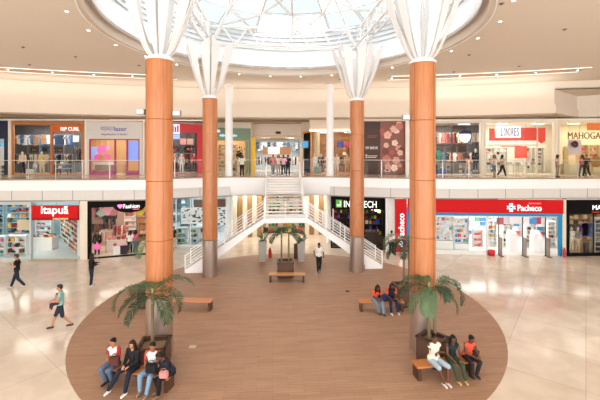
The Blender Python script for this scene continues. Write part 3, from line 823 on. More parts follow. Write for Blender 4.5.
# displays inside
for i, (px_, v) in enumerate(((-50, 1.0), (-28, 1.3), (-6, 1.0), (15, 1.2))):
    u = a.u(px_, v); shelf_unit(a, u-.75, u+.75, v, .02, 1.35, 3, ['far left low white shelf in the shoe shop window', 'second low white shelf in the shoe shop window', 'third low white shelf in the shoe shop window', 'low white shelf beside the shoe shop entrance'][i], '#eef2f2', kinds=('shoe', 'bag', 'box'), cols=SHOEC, what='shoes and bags', size=(.24, .3))
for i, px_ in enumerate((-44, -12, 17)):
    u = a.u(px_, 5.7); shelf_unit(a, u-1.1, u+1.1, 5.9, .02, 3.2, 7, ['tall back wall shelf at far left of the shoe shop', 'middle tall back wall shelf of the shoe shop', 'tall back wall shelf of the shoe shop nearest its entrance'][i], '#a9c6cf', kinds=('shoe', 'box'), cols=SHOEC, what='shoes', size=(.26, .34), backcol='#9fc0cb')
u0, u1 = a.u(33, 2.6), a.u(55, 2.6)
t = table(a, (u0+u1)/2, 2.7, .02, u1-u0, .8, .95, '#f2efe8', 'white display counter with rows of shoes inside the shoe shop entrance', solid=True, cat='counter', name='display_counter')
for r in range(3):
    for i in range(8): good(a, 'shoe', random.choice(SHOEC), u0+.25+i*(u1-u0-.4)/7.5, 2.45+r*.26, .972, .28, .24, 'one of the shoes laid out on the white counter of the shoe shop', 'shoes on the white counter', sy=.3)
shelf_unit(a, a.u(35, 5.2), a.u(51, 5.2), 5.2, .02, 2.2, 5, 'middle shelf behind the white counter of the shoe shop', '#e9efee', kinds=('shoe', 'bag'), cols=SHOEC, what='shoes', size=(.25, .32))
q = a.u(78, 4)
qa = (a.u(77.4, .7), .7); qb = (a.u(60, 5.6), 5.6); ra = math.atan2(qb[1]-qa[1], qb[0]-qa[0])
shelf_unit(a, qb[0], qb[0]+math.dist(qa, qb), qb[1], .02, 2.6, 7, 'long slanting wall of shoe shelves at right of the shoe shop', '#dfe6e4', kinds=('shoe', 'box'), cols=['#a3392e', '#d2884e', '#3a3f46', '#e6e0d4', '#b3513c', '#5e7f62', '#c9a24a'], what='shoes', size=(.26, .34), rz=ra-PI)
poster(a, a.u(50, 5), 4.9, 2.25, 1.5, .5, '#e77a92', 'pink poster hanging above the shoe shelves', 'poster')
poster(a, a.u(-20, .4), .4, 2.2, 1.3, .9, '#a8cad6', 'pale blue poster hanging in the shoe shop window at left', 'poster')
poster(a, a.u(24, .5), .5, 1.9, .9, .7, '#d9c9a8', 'tan picture panel hanging in the shoe shop window at right', 'poster')
# cream pier
def pier(A, B, z0, z1, col='#eadfce', dp=.5, nm='trim_13'):
    A = Vector(A); B = Vector(B); u = (B-A).normalized(); n_ = Vector((-u.y, u.x))*dp
    P = [A, B, B+n_, A+n_]; struct(nm, MB().prism([(p.x, p.y) for p in P], z0, z1), mat(col, .6))
pier(pt(80, 24.68), pt(87.3, 24.75), 0, 3.95)
# --- fashion shop with black front
b = Shop(pt(87.3, 24.8), pt(158, 26.3), 0, 3.95, 6, '#d9b8a4', floor='#dcc8b4', name='women\'s fashion shop', power=130)
t = b.front('fashion shop front with black frame and rounded black sign')
frame(t, b.w, 3.93, .22, '#15110f', .25, .05, .45)
oc_ = MB(); um = b.u(130); P = [(um+math.cos(PI+PI*i/20)*1.0, 3.5+.45*math.sin(PI+PI*i/20)) for i in range(21)]
oc_.prism_y(P, -.12, .05); oc_.build('sign_drop', M_FR, t)
fit('Fashion', mat('#ffffff', emit=.6), t, um-.42, um+.62, 3.5, .28, -.14, bold=.008)
text('&Cia', 'sign_lettering', mat('#e04a5a', emit=.8), t, .2, (um+.55, -.14, 3.28), bold=.004) if False else MB().box(um+.2, um+.6, -.14, -.12, 3.24, 3.3).build('sign_underline', mat('#e04a5a', emit=.8), t)
hb = MB(); hb.ell((um-.69, -.13, 3.56), (.09, .02, .09)).ell((um-.54, -.13, 3.56), (.09, .02, .09)).prism_y([(um-.78, 3.53), (um-.61, 3.34), (um-.45, 3.53)], -.14, -.12)
hb.build('sign_heart', mat('#f07ac0', emit=.8), t)
for u0, u1 in ((.22, 1.9), (b.w-1.0, b.w-.22)): pane(t, u0, u1, .05, 3.48)
PK = ['#d98a8f', '#e7c7bd', '#2a2024', '#c04a5a', '#f0e4da', '#8a5a4a', '#d9a06a', '#6b7a6a']
clothes_rail(b, b.u(96, 1.5), b.u(106, 1.5), 1.6, .02, 1.5, 'clothes rail just left inside the black-framed fashion shop', ('shirt', 'dress'), PK, 'garments', 8)
clothes_rail(b, b.u(112, 3.4), b.u(126, 3.4), 3.4, .02, 1.6, 'clothes rail in the middle of the fashion shop', ('shirt', 'dress'), PK, 'garments', 12)
clothes_rail(b, b.u(91, 5.4), b.u(116, 5.4), 5.6, .02, 2.9, 'high clothes rail on the back wall of the fashion shop, left', ('dress', 'shirt'), ['#241c20', '#3a2024', '#e0b0a8', '#c9747a'], 'garments', 9, False, .95)
clothes_rail(b, b.u(91, 5), b.u(116, 5), 4.9, .02, 1.6, 'lower clothes rail on the back wall of the fashion shop, left', ('dress', 'shirt'), PK, 'garments', 12, False)
shelf_unit(b, b.u(124, 5.3), b.u(136, 5.3), 5.3, .02, 3.1, 8, 'tall bright shelf at back of the fashion shop', '#f4ece4', kinds=('bag', 'stack', 'box'), cols=['#d9a58a', '#b5604a', '#f0dcc8', '#a98a70'], what='bags and clothes', size=(.2, .3))
shelf_unit(b, b.u(138, 4.6), b.u(149, 4.6), 4.6, .02, 3.0, 6, 'side wall shelf of the fashion shop by the big column', '#caa07a', kinds=('stack', 'bag'), cols=['#b57a4a', '#d8a878', '#7a4a34', '#e6cba8'], what='bags and clothes', size=(.25, .35))
for nm, px_, v, cc in (('white basket table of folded clothes at left in the fashion shop', 117, .7, '#f2f0ee'), ('dark basket table of folded clothes at right in the fashion shop', 124.5, .7, '#3a2a30')):
    u = b.u(px_, v); table(b, u, v, .02, .5 if cc[1] == 'f' else .55, .45, .6, cc, nm, solid=True)
    for i in range(2): good(b, 'stack', random.choice(['#f3e9ea', '#c23a52', '#e7c7d0']), u-.12+i*.24, v, .622, .22, .18, 'folded clothes on the '+nm, 'folded clothes on the '+nm)
u = b.u(119, 2); table(b, u, 2.0, .02, 1.6, .7, .8, '#e9dccf', 'wide low table of folded clothes in the fashion shop', solid=True)
for i in range(5):
    for j in range(2): good(b, 'stack', random.choice(PK+['#ffffff']), u-.6+i*.3, 1.85+j*.3, .822, .24, .22, 'folded clothes on the wide table of the fashion shop', 'folded clothes on the wide table')
for i, (px_, zz2, cc, s_) in enumerate(((101, 3.0, '#8fb09a', .3), (108, 3.15, '#e79aa6', .42), (113, 3.05, '#c47a7a', .34), (141, 3.0, '#e6c23a', .36), (146, 2.85, '#8a5aa0', .26))):
    o = MB().ell((0, 0, 0), (s_, .03, s_*.75), 16).build('hanging_paper_disc', mat(cc, .7), None); MB().box(-.006, .006, -.006, .006, s_*.7, 3.93-zz2).build('cord', M_WHITE, o); tag(o, ['green', 'large pink', 'dusty red', 'yellow', 'purple'][i]+' round paper decoration hanging at top of the fashion shop window', 'decoration'); b.put(o, b.u(px_, .5), .5, zz2)
for i, (px_, v, tp) in enumerate(((106, 4.2, '#1c1518'), (113, 4.0, '#2a1a1c'))):
    mannequin(b, b.u(px_, v), v, 1.15, ['left', 'right'][i]+' dark-dressed mannequin raised at back of the fashion shop', tp, tp, '#caa58e')
    table(b, b.u(px_, v), v, .02, .7, .7, 1.12, '#d8c0aa', ['left', 'right'][i]+' plinth under a dark-dressed mannequin in the fashion shop', solid=True, cat='plinth', name='plinth')
def back_people():
    q = b.p(b.u(97, 1.0), 1.0, .02); person(q, .3, 'stand', 1.68, top='#151215', bottom='#1c1a20', longhair=True, sleeve='long', label='woman in black clothes standing inside the fashion shop entrance', vox=.016, shoes='#222222')
    q = b.p(b.u(130, .45), .45, .02); person(q, PI, 'stand', 1.66, top='#f0ece8', bottom='#1c2028', longhair=True, label='shopper in white top and dark trousers seen from behind at the fashion shop', vox=.016)
    q = b.p(b.u(135.5, .4), .4, .02); person(q, PI-.3, 'stand', 1.68, top='#d8607a', bottom='#4f6f9a', longhair=True, label='shopper in pink top and blue jeans at the fashion shop', vox=.016)
back_people()
# --- glazed shop behind the left stair
c = Shop(pt(160, 28.0), pt(231.5, 28.8), 0, 3.95, 6, '#c8dadf', floor='#dbe3e3', name='glazed shop behind the left stair', power=150, lightcol=(.93, .98, 1), back='#9db8c0')
t = c.front('glazed shop front with pale frame behind the left stair flight')
frame(t, c.w, 3.93, .1, '#dfe6e6', .15, .12, .12)
mull(t, [c.u(190.5), c.u(176), c.u(207)], .12, 3.8, '#e6eded', .08)
us = [.1, c.u(176), c.u(190.5), c.u(207), c.w-.1]
for i in range(4): pane(t, us[i]+.04, us[i+1]-.04, .12, 3.8)
for i, (px_, lab) in enumerate(((200, 'left'), (221.5, 'right'))):
    poster(c, c.u(px_, .5), .5, 2.95, .95, .6, '#6f4a3c', 'brown framed picture panel hanging in the glazed shop, '+lab, 'picture panel')
lat = tag(MB().box(-1.9, 1.9, -.02, .02, 0, 1.3).build('lattice_screen', mat('#f3f5f5', .5), None), 'white screen scattered with small dark marks in the glazed shop', 'screen'); c.put(lat, c.u(205, 1.4), 1.4, 1.5)
dm = MB()
for i in range(90):
    x, z = random.uniform(-1.8, 1.8), random.uniform(.1, 1.2); s_ = random.uniform(.04, .1); dm.box(x-s_, x+s_, -.03, -.02, z-s_*.6, z+s_*.6)
dm.build('mark', mat('#2f3d48', .5), lat)
for i, px_ in enumerate((172, 182, 194, 205)):
    u = c.u(px_, 1.0); shelf_unit(c, u-.42, u+.42, .9, .02, 1.3, 3, ['first', 'second', 'third', 'fourth'][i]+' low shelf from the left in the glazed shop', '#f0f4f4', kinds=('box', 'ball', 'bag'), cols=['#2f9a55', '#3a78b8', '#ffffff', '#30404a', '#58b070', '#88b8d8', '#d8e4e4'], what='colourful goods', size=(.2, .34))
shelf_unit(c, c.u(164, 5.2), c.u(189, 5.2), 5.2, .02, 3.2, 6, 'tall dark wall shelf at back of the glazed shop', '#7d98a2', kinds=('box', 'bag'), cols=['#3a4c58', '#b8ccd4', '#2a3a44', '#e4ecec'], what='boxes', size=(.25, .4))
shelf_unit(c, c.u(192, 5.2), c.u(229, 5.2), 5.2, .02, 3.2, 6, 'tall wall shelf at back right of the glazed shop', '#d4dfe2', kinds=('box', 'bag'), cols=['#3a4c58', '#ffffff', '#7aa0b8', '#e4ecec'], what='boxes', size=(.25, .4))
o = person(c.p(c.u(173.5, -.8), -.8, 0), .8, 'stand', 1.7, top='#20262e', bottom='#c9b79a', label='person in dark shirt half hidden by the front left column, near the glazed shop', vox=.016)
# --- passage and gift shop at the far end under the bridge
d = Shop(pt(240, 34.6), pt(326, 35.4), 0, 3.95, 5, '#e4d0b2', floor='#dcc9b2', name='far shop under the bridge', power=120)
t = d.front('far shop front with cream frame under the bridge, seen through the stairs')
frame(t, d.w, 3.93, .12, '#e9dcc6', .15, .02, .3)
mull(t, [d.u(x) for x in (252, 268, 298, 312)], .02, 3.6, '#e6d4b4', .12)
for i in range(5):
    us = [.12]+[d.u(x) for x in (252, 268, 298, 312)]+[d.w-.12]; 
    if i != 2: pane(t, us[i]+.06, us[i+1]-.06, .02, 3.62)
SC = ['#2f9a55', '#c8403a', '#e0c04a', '#f0ece0', '#20242c', '#d8a03a', '#4a9a60', '#e4d8c0']
for i, (p0, p1) in enumerate(((253, 266), (267, 281), (282, 297), (298, 311))):
    shelf_unit(d, d.u(p0, .9), d.u(p1, .9), .9, .02, 3.4, 7, ['leftmost', 'second from left', 'third from left', 'rightmost'][i]+' tall colourful shelf in the far shop under the bridge', '#efe6d6', kinds=('box', 'bag', 'bottle'), cols=SC, what='colourful goods', size=(.22, .42))
for i, px_ in enumerate((236, 241, 246)): pass
for i in range(7):
    kx = [266, 271, 276.5, 282, 288, 294, 300][i]; cc = ['#20201e', '#c8443e', '#3e7a3a', '#2a2a26', '#e8b62e', '#5c3a2e', '#d04a44'][i]
    o = thing('toy_car', 'small %s ride-on toy car parked in row under the landing, %s from the left' % (['black', 'red', 'green', 'dark', 'yellow', 'brown', 'bright red'][i], ['first', 'second', 'third', 'fourth', 'fifth', 'sixth', 'seventh'][i]), 'toy car', (X(kx, 33.4), 33.4, 0), PI/2); o.scale = (.8,)*3
    MB().prism_y([(-.4, .14), (.4, .14), (.42, .36), (.2, .42), (.1, .62), (-.28, .62), (-.36, .42), (-.42, .38)], -.25, .25).build('body', mat(cc, .3), o, bevel=.02)
    MB().prism_y([(.14, .44), (.06, .58), (-.24, .58), (-.3, .44)], -.255, .255).build('window', mat('#cfd8dc', .2), o)
    for sx in (-.25, .25):
        for sy in (-.25, .25): MB().tube((sx, sy-.04, .12), (sx, sy+.04, .12), .12, n=12).build('wheel', M_BLACK, o)
t = thing('striped_partition', 'cream and brown upright boarding left of the far shop', 'partition', (X(233, 31.5), 31.5, 0))
for i in range(6): MB().box(i*.42, i*.42+.36, 0, .1, 0, 3.9).build('board', mat(['#e8d8bc', '#9a7650'][i % 2], .6), t)
t = thing('striped_partition', 'cream and brown upright boarding right of the far shop', 'partition', (X(305, 32.5), 32.5, 0))
for i in range(6): MB().box(i*.42, i*.42+.36, 0, .1, 0, 3.9).build('board', mat(['#e8d8bc', '#9a7650'][i % 2], .6), t)
# --- dark electronics shop behind right stair
e_ = Shop(pt(331, 27.9), pt(385, 27.3), 0, 3.95, 6, '#3a2e28', floor='#4a3c34', ceil='#2a2422', name='dark electronics shop', power=80)
t = e_.front('dark shop front with black sign behind the right stair flight')
frame(t, e_.w, 3.93, .1, '#1a1614', .2, .03, .95)
MB().box(e_.u(336), e_.u(342), -.1, -.05, 3.1, 3.68).build('sign_logo', mat('#3f8f2f', emit=.5), t)
MB().prism_y([(e_.u(337), 3.2), (e_.u(341), 3.2), (e_.u(341), 3.6), (e_.u(340), 3.6), (e_.u(340), 3.35), (e_.u(337), 3.35)], -.12, -.1).build('sign_mark', mat('#d8f0c8', emit=.5), t)
fit('INFOTECH', mat('#f4f4ee', emit=.5), t, e_.u(344), e_.u(376.5), 3.38, .5, -.1, bold=.008)
for i, (p0, p1) in enumerate(((333, 344), (346, 362), (364, 383))):
    shelf_unit(e_, e_.u(p0, 4.6), e_.u(p1, 4.6), 4.6, .02, 2.9, 6, ['left', 'middle', 'right'][i]+' tall dark shelf in the electronics shop', '#2e2622', kinds=('box', 'bottle'), cols=['#b02a2a', '#3a8a3a', '#e0b03a', '#1c1c1e', '#d8d0c4', '#7a3aa0', '#2a5ab0'], what='gadgets', size=(.2, .32), fill=.7)
for i, px_ in enumerate((340, 357, 372)):
    u = e_.u(px_, 1.6); table(e_, u, 1.6, .02, 1.1, .6, 1.0, '#4a3a30', ['left', 'middle', 'right'][i]+' dark counter heaped with small goods in the electronics shop', solid=True, cat='counter', name='counter')
    for j in range(8): good(e_, 'box', random.choice(['#8a7a6a', '#d8cfc0', '#3c3430', '#a05a3a', '#6a6e70']), u-.45+j*.13, 1.45+.2*(j % 2), 1.022, .12, .14, 'small boxed gadget on the %s counter of the electronics shop' % ['left', 'middle', 'right'][i], 'gadgets on the %s counter' % ['left', 'middle', 'right'][i])
for i, (px_, cc) in enumerate(((368, '#ffcf6a'), (372, '#ff9a50'), (376, '#ffe09a'), (379, '#a8d060'))):
    o = MB().ell((0, 0, 0), (.13, .13, .13), 12).build('hanging_lamp', mat(cc, emit=4.), None); MB().tube((0, 0, .1), (0, 0, .93+.1*i), .012, n=6).build('cord', M_BLACK, o)
    tag(o, ['amber', 'orange', 'pale yellow', 'greenish'][i]+' globe lamp hanging in the dark electronics shop', 'lamp'); e_.put(o, e_.u(px_, 1.2), 1.2, 3.0-.1*i)
# white service pier between, with person in front
pier(pt(385.5, 27.0), pt(395, 26.7), 0, 3.95, '#f1eee9')
pier(pt(385.5, 26.8), pt(387.5, 26.7), 0, 3.95, '#ffffff', .3)
o = person((X(391.5, 26.0), 26.0, 0), 2.6, 'stand', 1.68, top='#f1efec', bottom='#1d1d22', label='person in white shirt seen from behind beside the red upright sign', vox=.016)
# --- pharmacy
f = Shop(pt(395, 26.4), pt(562.5, 25.6), 0, 3.95, 7, '#f2f1ee', floor='#e9e4dd', name='pharmacy', power=420, lightcol=(1, .98, .96))
t = f.front('long pharmacy front with red fascia and blue trim')
uu = f.u
uS = uu(408); uE = f.w
band(t, 0, uu(406.5), .08, 3.9, '#cf181d', -.08, .1, 'upright_sign'); band(t, uu(406.5), uu(409.5), .08, 3.3, '#2c8fc4', -.07, .1, 'blue_strip')
zb = f.z(213, 500)
band(t, uS, uE, zb, 3.93, '#cf181d', -.12, .1, 'fascia_sign'); band(t, uS, uE, zb-.2, zb, '#2c8fc4', -.1, .1, 'blue_trim')
band(t, uu(558.5), uu(561), 0, zb-.2, '#2c8fc4', -.1, .1, 'blue_post')
fit('Pacheco', mat('#ffffff', emit=.5), t, uu(516.5), uu(540.5), 3.36, .42, -.14, bold=.01)
fit('DROGARIAS', mat('#ff9a9a', emit=.3), t, uu(528), uu(540), 3.68, .1, -.13)
fit('Pacheco', mat('#ffffff', emit=.5), t, 0, 1.85, 1.95, .42, -.1, rot=(PI/2, -PI/2, 0), bold=.01, cx=uu(401))
def cross(cx, cz, s_):
    for k in range(4):
        a_ = k*PI/2; 
        P = [(-.16, .12), (.16, .12), (.2, .5), (0, .42), (-.2, .5)]
        P = [(cx+s_*(p[0]*math.cos(a_)-p[1]*math.sin(a_)), cz+s_*(p[0]*math.sin(a_)+p[1]*math.cos(a_))) for p in P]
        MB().prism_y(P, -.14, -.12).build('sign_cross_arm', mat(['#ffffff', '#7fd0ee'][k % 2], emit=.8), t)
cross(uu(510.2), 3.38, .6); cross(uu(401), .72, .45)
# windows and doors
fr = MB(); za = zb-.2
for px_ in (434, 487.5): fr.box(uu(px_)-.06, uu(px_)+.06, -.05, .12, 0, za)
fr.box(uu(411), uu(487.5), -.05, .12, 0, .28); fr.box(uu(411), uu(487.5), -.05, .12, za-.1, za); fr.box(uu(489), uu(558), -.0, .1, za-.06, za)
fr.build('window_frame', mat('#efefec', .35), t)
pane(t, uu(411), uu(434)-.06, .28, za-.1); pane(t, uu(434)+.06, uu(487.5)-.06, .28, za-.1)
mull(t, [uu(499), uu(523), uu(546)], 0, za-.06, '#4a4440', .05, 'door_post')
for p0, p1 in ((489.5, 499), (546, 557)): pane(t, uu(p0), uu(p1)-.04, 0, za-.06)
PH = ['#ffffff', '#e9eef2', '#c8d8e8', '#d84a4a', '#f0b04a', '#4a90c8', '#f4f4f4', '#e8e0d8', '#70b090']
shelf_unit(f, uu(412, .6), uu(433, .6), .5, .02, 2.5, 6, 'white window shelf of the pharmacy behind the big column', '#f4f4f2', dp=.35, cols=PH, kinds=('box', 'bottle'), what='small products', size=(.14, .24))
table(f, (uu(437, .6)+uu(455, .6))/2, 1.1, .02, uu(455, .6)-uu(437, .6), .5, .73, '#f6f6f4', 'white plinth under the left window shelf of the pharmacy', solid=True, cat='plinth', name='plinth')
table(f, (uu(455.5, .6)+uu(471, .6))/2, 1.1, .02, uu(471, .6)-uu(455.5, .6), .5, .53, '#f6f6f4', 'white plinth under the middle window shelf of the pharmacy', solid=True, cat='plinth', name='plinth')
shelf_unit(f, uu(437, .6), uu(455, .6), .9, .75, 1.85, 5, 'left window shelf of the pharmacy beside the big column', '#f4f4f2', dp=.3, cols=PH+['#ff5a50', '#e0433a'], kinds=('box', 'bottle'), what='small products', size=(.12, .2))
shelf_unit(f, uu(455.5, .6), uu(471, .6), .9, .55, 1.95, 5, 'middle window shelf of the pharmacy display', '#f4f4f2', dp=.3, cols=PH, kinds=('box', 'bottle'), what='small products', size=(.12, .22))
shelf_unit(f, uu(473, .6), uu(482.5, .6), .5, .35, 1.35, 3, 'short window shelf stacked with pink and orange boxes in the pharmacy', '#f8f4f2', dp=.3, cols=['#e84a6a', '#f0604a', '#f0a04a', '#e85a7a'], kinds=('box',), what='boxes', size=(.12, .16))
for i, (p0, p1, v, n_) in enumerate(((488, 497, 2.4, 6), (503, 513, 2.2, 6), (526, 537, 2.2, 6), (548, 556, 2.4, 6))):
    shelf_unit(f, uu(p0, v), uu(p1, v), v, .02, 2.0, n_, ['first', 'second', 'third', 'fourth'][i]+' aisle shelf from left inside the pharmacy entrance', '#f1f1ee', dp=.4, cols=PH+['#3a3a30', '#c8b040', '#8a9a3a'], kinds=('box', 'bottle'), what='products', size=(.14, .22))
for i in range(5):
    u0 = f.u(398+i*32, 6.3); shelf_unit(f, u0, f.u(428.5+i*32, 6.3), 6.3, .02, 2.8, 7, ['far left', 'second from left', 'middle', 'second from right', 'far right'][i]+' tall wall shelf at back of the pharmacy', '#f4f4f2', cols=PH, kinds=('box',), what='packs', size=(.36, .6))
for i, (p0, w_, h_, cc) in enumerate(((500, .5, .5, '#c8606a'), (520, 1.4, .55, '#fafafa'), (509, .9, .8, '#e6e9ef'), (533, .8, .4, '#4aa0d8'), (540, .6, .5, '#d04a5a'))):
    poster(f, uu(p0, .8), .8+.1*i, 2.0+.05*(i % 2), w_, h_, cc, ['rose', 'wide white', 'pale grey', 'blue', 'red'][i]+' hanging notice inside the pharmacy entrance', 'hanging sign', 'hanging_sign')
for i, px_ in enumerate((499, 523, 546)):
    o = thing('door_gate', ['left', 'middle', 'right'][i]+' slim dark security gate at the pharmacy entrance', 'security gate'); f.put(o, uu(px_), -.25, 0)
    MB().box(-.03, .03, -.2, .2, .02, 1.3).build('panel', mat('#8f857e', .3), o, bevel=.02); MB().box(-.09, .09, -.33, .33, 0, .03).build('foot', M_BLACK, o)
for i, px_ in enumerate((512, 536)):
    u = uu(px_, 1.2); table(f, u, 1.2, .02, .7, .6, 1.1, '#fbfbf8', ['left', 'right'][i]+' white promotion stand in the pharmacy doorway', solid=True, cat='stand', name='promotion_stand')
    for r in range(3):
        for j in range(3): good(f, 'box', '#ffffff', u-.2+j*.2, 1.05+.15*r, 1.122, .16, .2+.1*r, 'white pack on the %s promotion stand of the pharmacy' % ['left', 'right'][i], 'packs on the %s promotion stand' % ['left', 'right'][i])
o = MB().lathe([(0, 0), (.2, 0), (.24, .15), (.22, .38), (0, .42)], 20).build('round_bin', mat('#d02a30', .4), None, smooth=True); tag(o, 'round red bin at left of the pharmacy doorway', 'bin'); f.put(o, uu(490.5), -.15, .0)
pier(pt(562.5, 25.5), pt(566.3, 25.5), 0, 3.95, '#e5d9c8')
def extinguisher(x, y, lab, s_=1.):
    o = thing('fire_extinguisher', lab, 'fire extinguisher', (x, y, 0.012))
    smooth_angle(MB().lathe([(0, 0), (.09*s_, .01), (.09*s_, .5), (.05*s_, .6), (.02, .64), (0, .64)], 14).build('cylinder', mat('#c3202a', .35), o))
    MB().box(-.05, .05, -.02, .02, .64, .68).build('handle', M_BLACK, o); MB().tube((.06, 0, .62), (.12, 0, .2), .012, n=6).build('hose', M_BLACK, o)
extinguisher(X(564.3, 25.2), 25.2, 'red fire extinguisher beside the pillar right of the pharmacy')
# --- black-fronted menswear shop far right
g = Shop(pt(566.3, 25.6), pt(660, 25.8), 0, 3.95, 5, '#a9855c', floor='#b59a80', name='black-fronted clothes shop', power=90, back='#a5753f')
t = g.front('clothes shop front with thick black frame at far right')
frame(t, g.w, 3.93, .2, '#171312', .25, .16, .98)
fit('MA', mat('#ffffff', emit=.5), t, g.u(591.8), g.u(600.5), 3.4, .32, -.07, bold=0.)
MB().box(g.u(591), g.u(640), -.07, -.05, 3.06, 3.09).build('sign_underline', mat('#d0303a', emit=.6), t)
pane(t, .2, g.u(594), .16, 2.95); pane(t, g.u(594)+.05, g.w-.2, .16, 2.95); mull(t, [g.u(594)], .16, 2.95, '#171312', .05)
for i, (px_, tp, bt) in enumerate(((571, '#d8d4cc', '#d0c0a8'), (577.5, '#7d7a72', '#c9b08e'))):
    mannequin(g, g.u(px_, .6), .6, .14, ['mannequin in pale shirt and beige trousers in the black-fronted shop', 'mannequin in grey shirt and tan trousers in the black-fronted shop'][i], tp, bt, '#c8b8a4', sleeve='short')
clothes_rail(g, g.u(581, .9), g.u(592, .9), .9, .02, 2.15, 'clothes rail of blue shirts in the black-fronted shop window', ('shirt',), ['#3f5f9a', '#3aa0b0', '#6a4a9a', '#5a7ab0', '#8a5a8a'], 'blue and purple shirts', 7, False, .95, .6)
o = MB().lathe([(0, 0), (.16, 0), (.2, .75), (.2, .8), (0, .8)], 18).build('stool', mat('#4a4038', .5), None, smooth=False); tag(o, 'dark round stool in the black-fronted shop window', 'stool'); g.put(o, g.u(586, .5), .5, .02)
shelf_unit(g, g.u(595, .8), g.u(620, .8), .8, .02, 2.5, 7, 'pale shelf at right of the black-fronted shop', '#c9c2b6', cols=['#3a3a40', '#8a8a88', '#5a6a7a', '#d8d0c4'], kinds=('stack',), what='folded shirts', size=(.3, .42))
shelf_unit(g, g.u(569, 4.4), g.u(598, 4.4), 4.4, .02, 2.7, 6, 'wooden wall shelf at back of the black-fronted shop', '#a0783f', cols=['#3a3a40', '#8a6a48', '#5a6a7a', '#c8b89c'], kinds=('stack',), what='folded clothes', size=(.3, .42))

# ================================================================== UPPER SHOPS
ZU = 5.4
def upier(p0, d0, p1, d1, z1=10.1, col='#f3ead8', k=0): pier(pt(p0, d0), pt(p1, d1), ZU, z1, col, .5, 'trim_%d' % (14+k))
# dark navy shop, far left
a = Shop(pt(-62, 30.2), pt(8, 30.7), ZU, 10.0, 4.5, '#cfd3d6', floor='#c8c0b4', name='navy-fronted shop', power=110, back='#8fa9b8')
t = a.front('shop front with broad navy frame at far left of the upper floor')
frame(t, a.w, 4.55, .28, '#1d2340', .2, .05, 1.5)
pane(t, .3, 2.9, .05, 3.05); pane(t, 2.96, a.w-.3, .05, 3.05); mull(t, [2.93], .05, 3.05, '#1d2340')
poster(a, a.u(4.4, .6), .6, ZU+1.6, .45, 1.1, '#2f9fc8', 'bright blue screen in the navy-fronted shop', 'screen', emit=.8)
poster(a, a.u(1.5, .5), .5, ZU+.8, 1.0, 1.6, '#e8eaea', 'white display panel in the navy-fronted shop', 'display panel')
shelf_unit(a, a.u(-8, 1.5), a.u(5, 1.5), 1.6, ZU+.02, 1.2, 3, 'low shelf in the navy-fronted shop', '#dcdcd8', cols=['#40607a', '#e0e0e0', '#a04a4a'], what='goods', size=(.2, .35))
upier(8, 30.5, 10, 30.5)
# surf wear shop
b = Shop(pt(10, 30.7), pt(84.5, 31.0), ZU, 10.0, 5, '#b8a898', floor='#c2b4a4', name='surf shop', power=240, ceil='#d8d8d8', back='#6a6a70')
t = b.front('surf shop front with orange wooden frame on the upper floor')
frame(t, b.w, 4.55, .22, '#b9713f', .2, .06, .3); 
uD = b.u(51.5); MB().box(uD-.1, uD+.1, -.05, .15, .06, 4.25).build('timber_post', mat('#b9713f', .45), t)
band(t, uD+.1, b.w-.22, 3.6, 4.2, '#c9743c', -.08, .1)
fit('RIP CURL', mat('#ffffff', emit=.5), t, b.u(61.5), b.u(80), 3.88, .3, -.1, bold=0.)
wv = MB()
for i in range(8):
    a0, a1 = PI*.1+PI*1.2*i/8, PI*.1+PI*1.2*(i+1)/8; cx = b.u(57.5); wv.tube((cx+.24*math.cos(a0), -.1, 3.88+.14*math.sin(a0)), (cx+.24*math.cos(a1), -.1, 3.88+.14*math.sin(a1)), .05*(1-i/10), n=6)
wv.build('sign_wave', mat('#c8201c', emit=.5), t)
pane(t, .22, uD/2, .06, 4.25); pane(t, uD/2, uD-.1, .06, 4.25); pane(t, uD+1.9, b.w-.22, .06, 3.6)
SW = ['#2f5f9a', '#3a80b8', '#d8d8d4', '#1c1c22', '#5a5a60', '#a8a8a0', '#c08a5a', '#7aa8c8', '#e8e4dc']
for i, (p0, p1) in enumerate(((15, 27), (28, 39), (40, 50), (53, 63), (64, 74))):
    clothes_rail(b, b.u(p0, 4.0), b.u(p1, 4.0), 4.1, ZU+.02, 3.6, ['first', 'second', 'third', 'fourth', 'fifth'][i]+' high clothes rail from left at back of surf shop', ('shirt',), SW if i < 3 else ['#2f5f9a', '#3a70b8', '#20304a', '#d8e0e8'], 'shirts', 7, False, .9, .6)
    clothes_rail(b, b.u(p0, 3.6), b.u(p1, 3.6), 3.4, ZU+.02, 1.75, ['first', 'second', 'third', 'fourth', 'fifth'][i]+' low clothes rail from left in surf shop', ('shirt', 'trousers'), ['#1c1c22', '#3a3a40', '#5a5a60', '#a8a8a0', '#c9b090', '#30455a'], 'dark garments', 9, True, .8, .55)
shelf_unit(b, b.u(15, 2.7), b.u(50, 2.7), 4.75, ZU+2.0, .5, 1, 'long dark shelf across the back of the surf shop', '#5a5048', cols=SW, kinds=('stack', 'shoe'), what='folded shirts', size=(.3, .4), dp=.2)
for i, (px_, tp, bt, lb) in enumerate(((22.5, '#e8c8b0', '#22242a', 'mannequin in peach shirt and black trousers in the surf shop window'), (42, '#d9c090', '#d8c8a8', 'mannequin in sand-coloured outfit in the surf shop window'))):
    mannequin(b, b.u(px_, .7), .7, ZU+.04, lb, tp, bt, '#d8cfc4', scale=1.1)
mannequin(b, b.u(35, .9), .9, ZU+.04, 'small child mannequin in pale outfit in the surf shop window', '#c9cfd0', '#a8b0b4', '#d8cfc4', scale=.62)
o = MB().box(-.25, .25, -.2, .2, 0, .45).build('display_block', mat('#e9ecec', .5), None); tag(o, 'small white display block between mannequins in the surf shop', 'block'); b.put(o, b.u(30.5, .8), .8, ZU+.02)
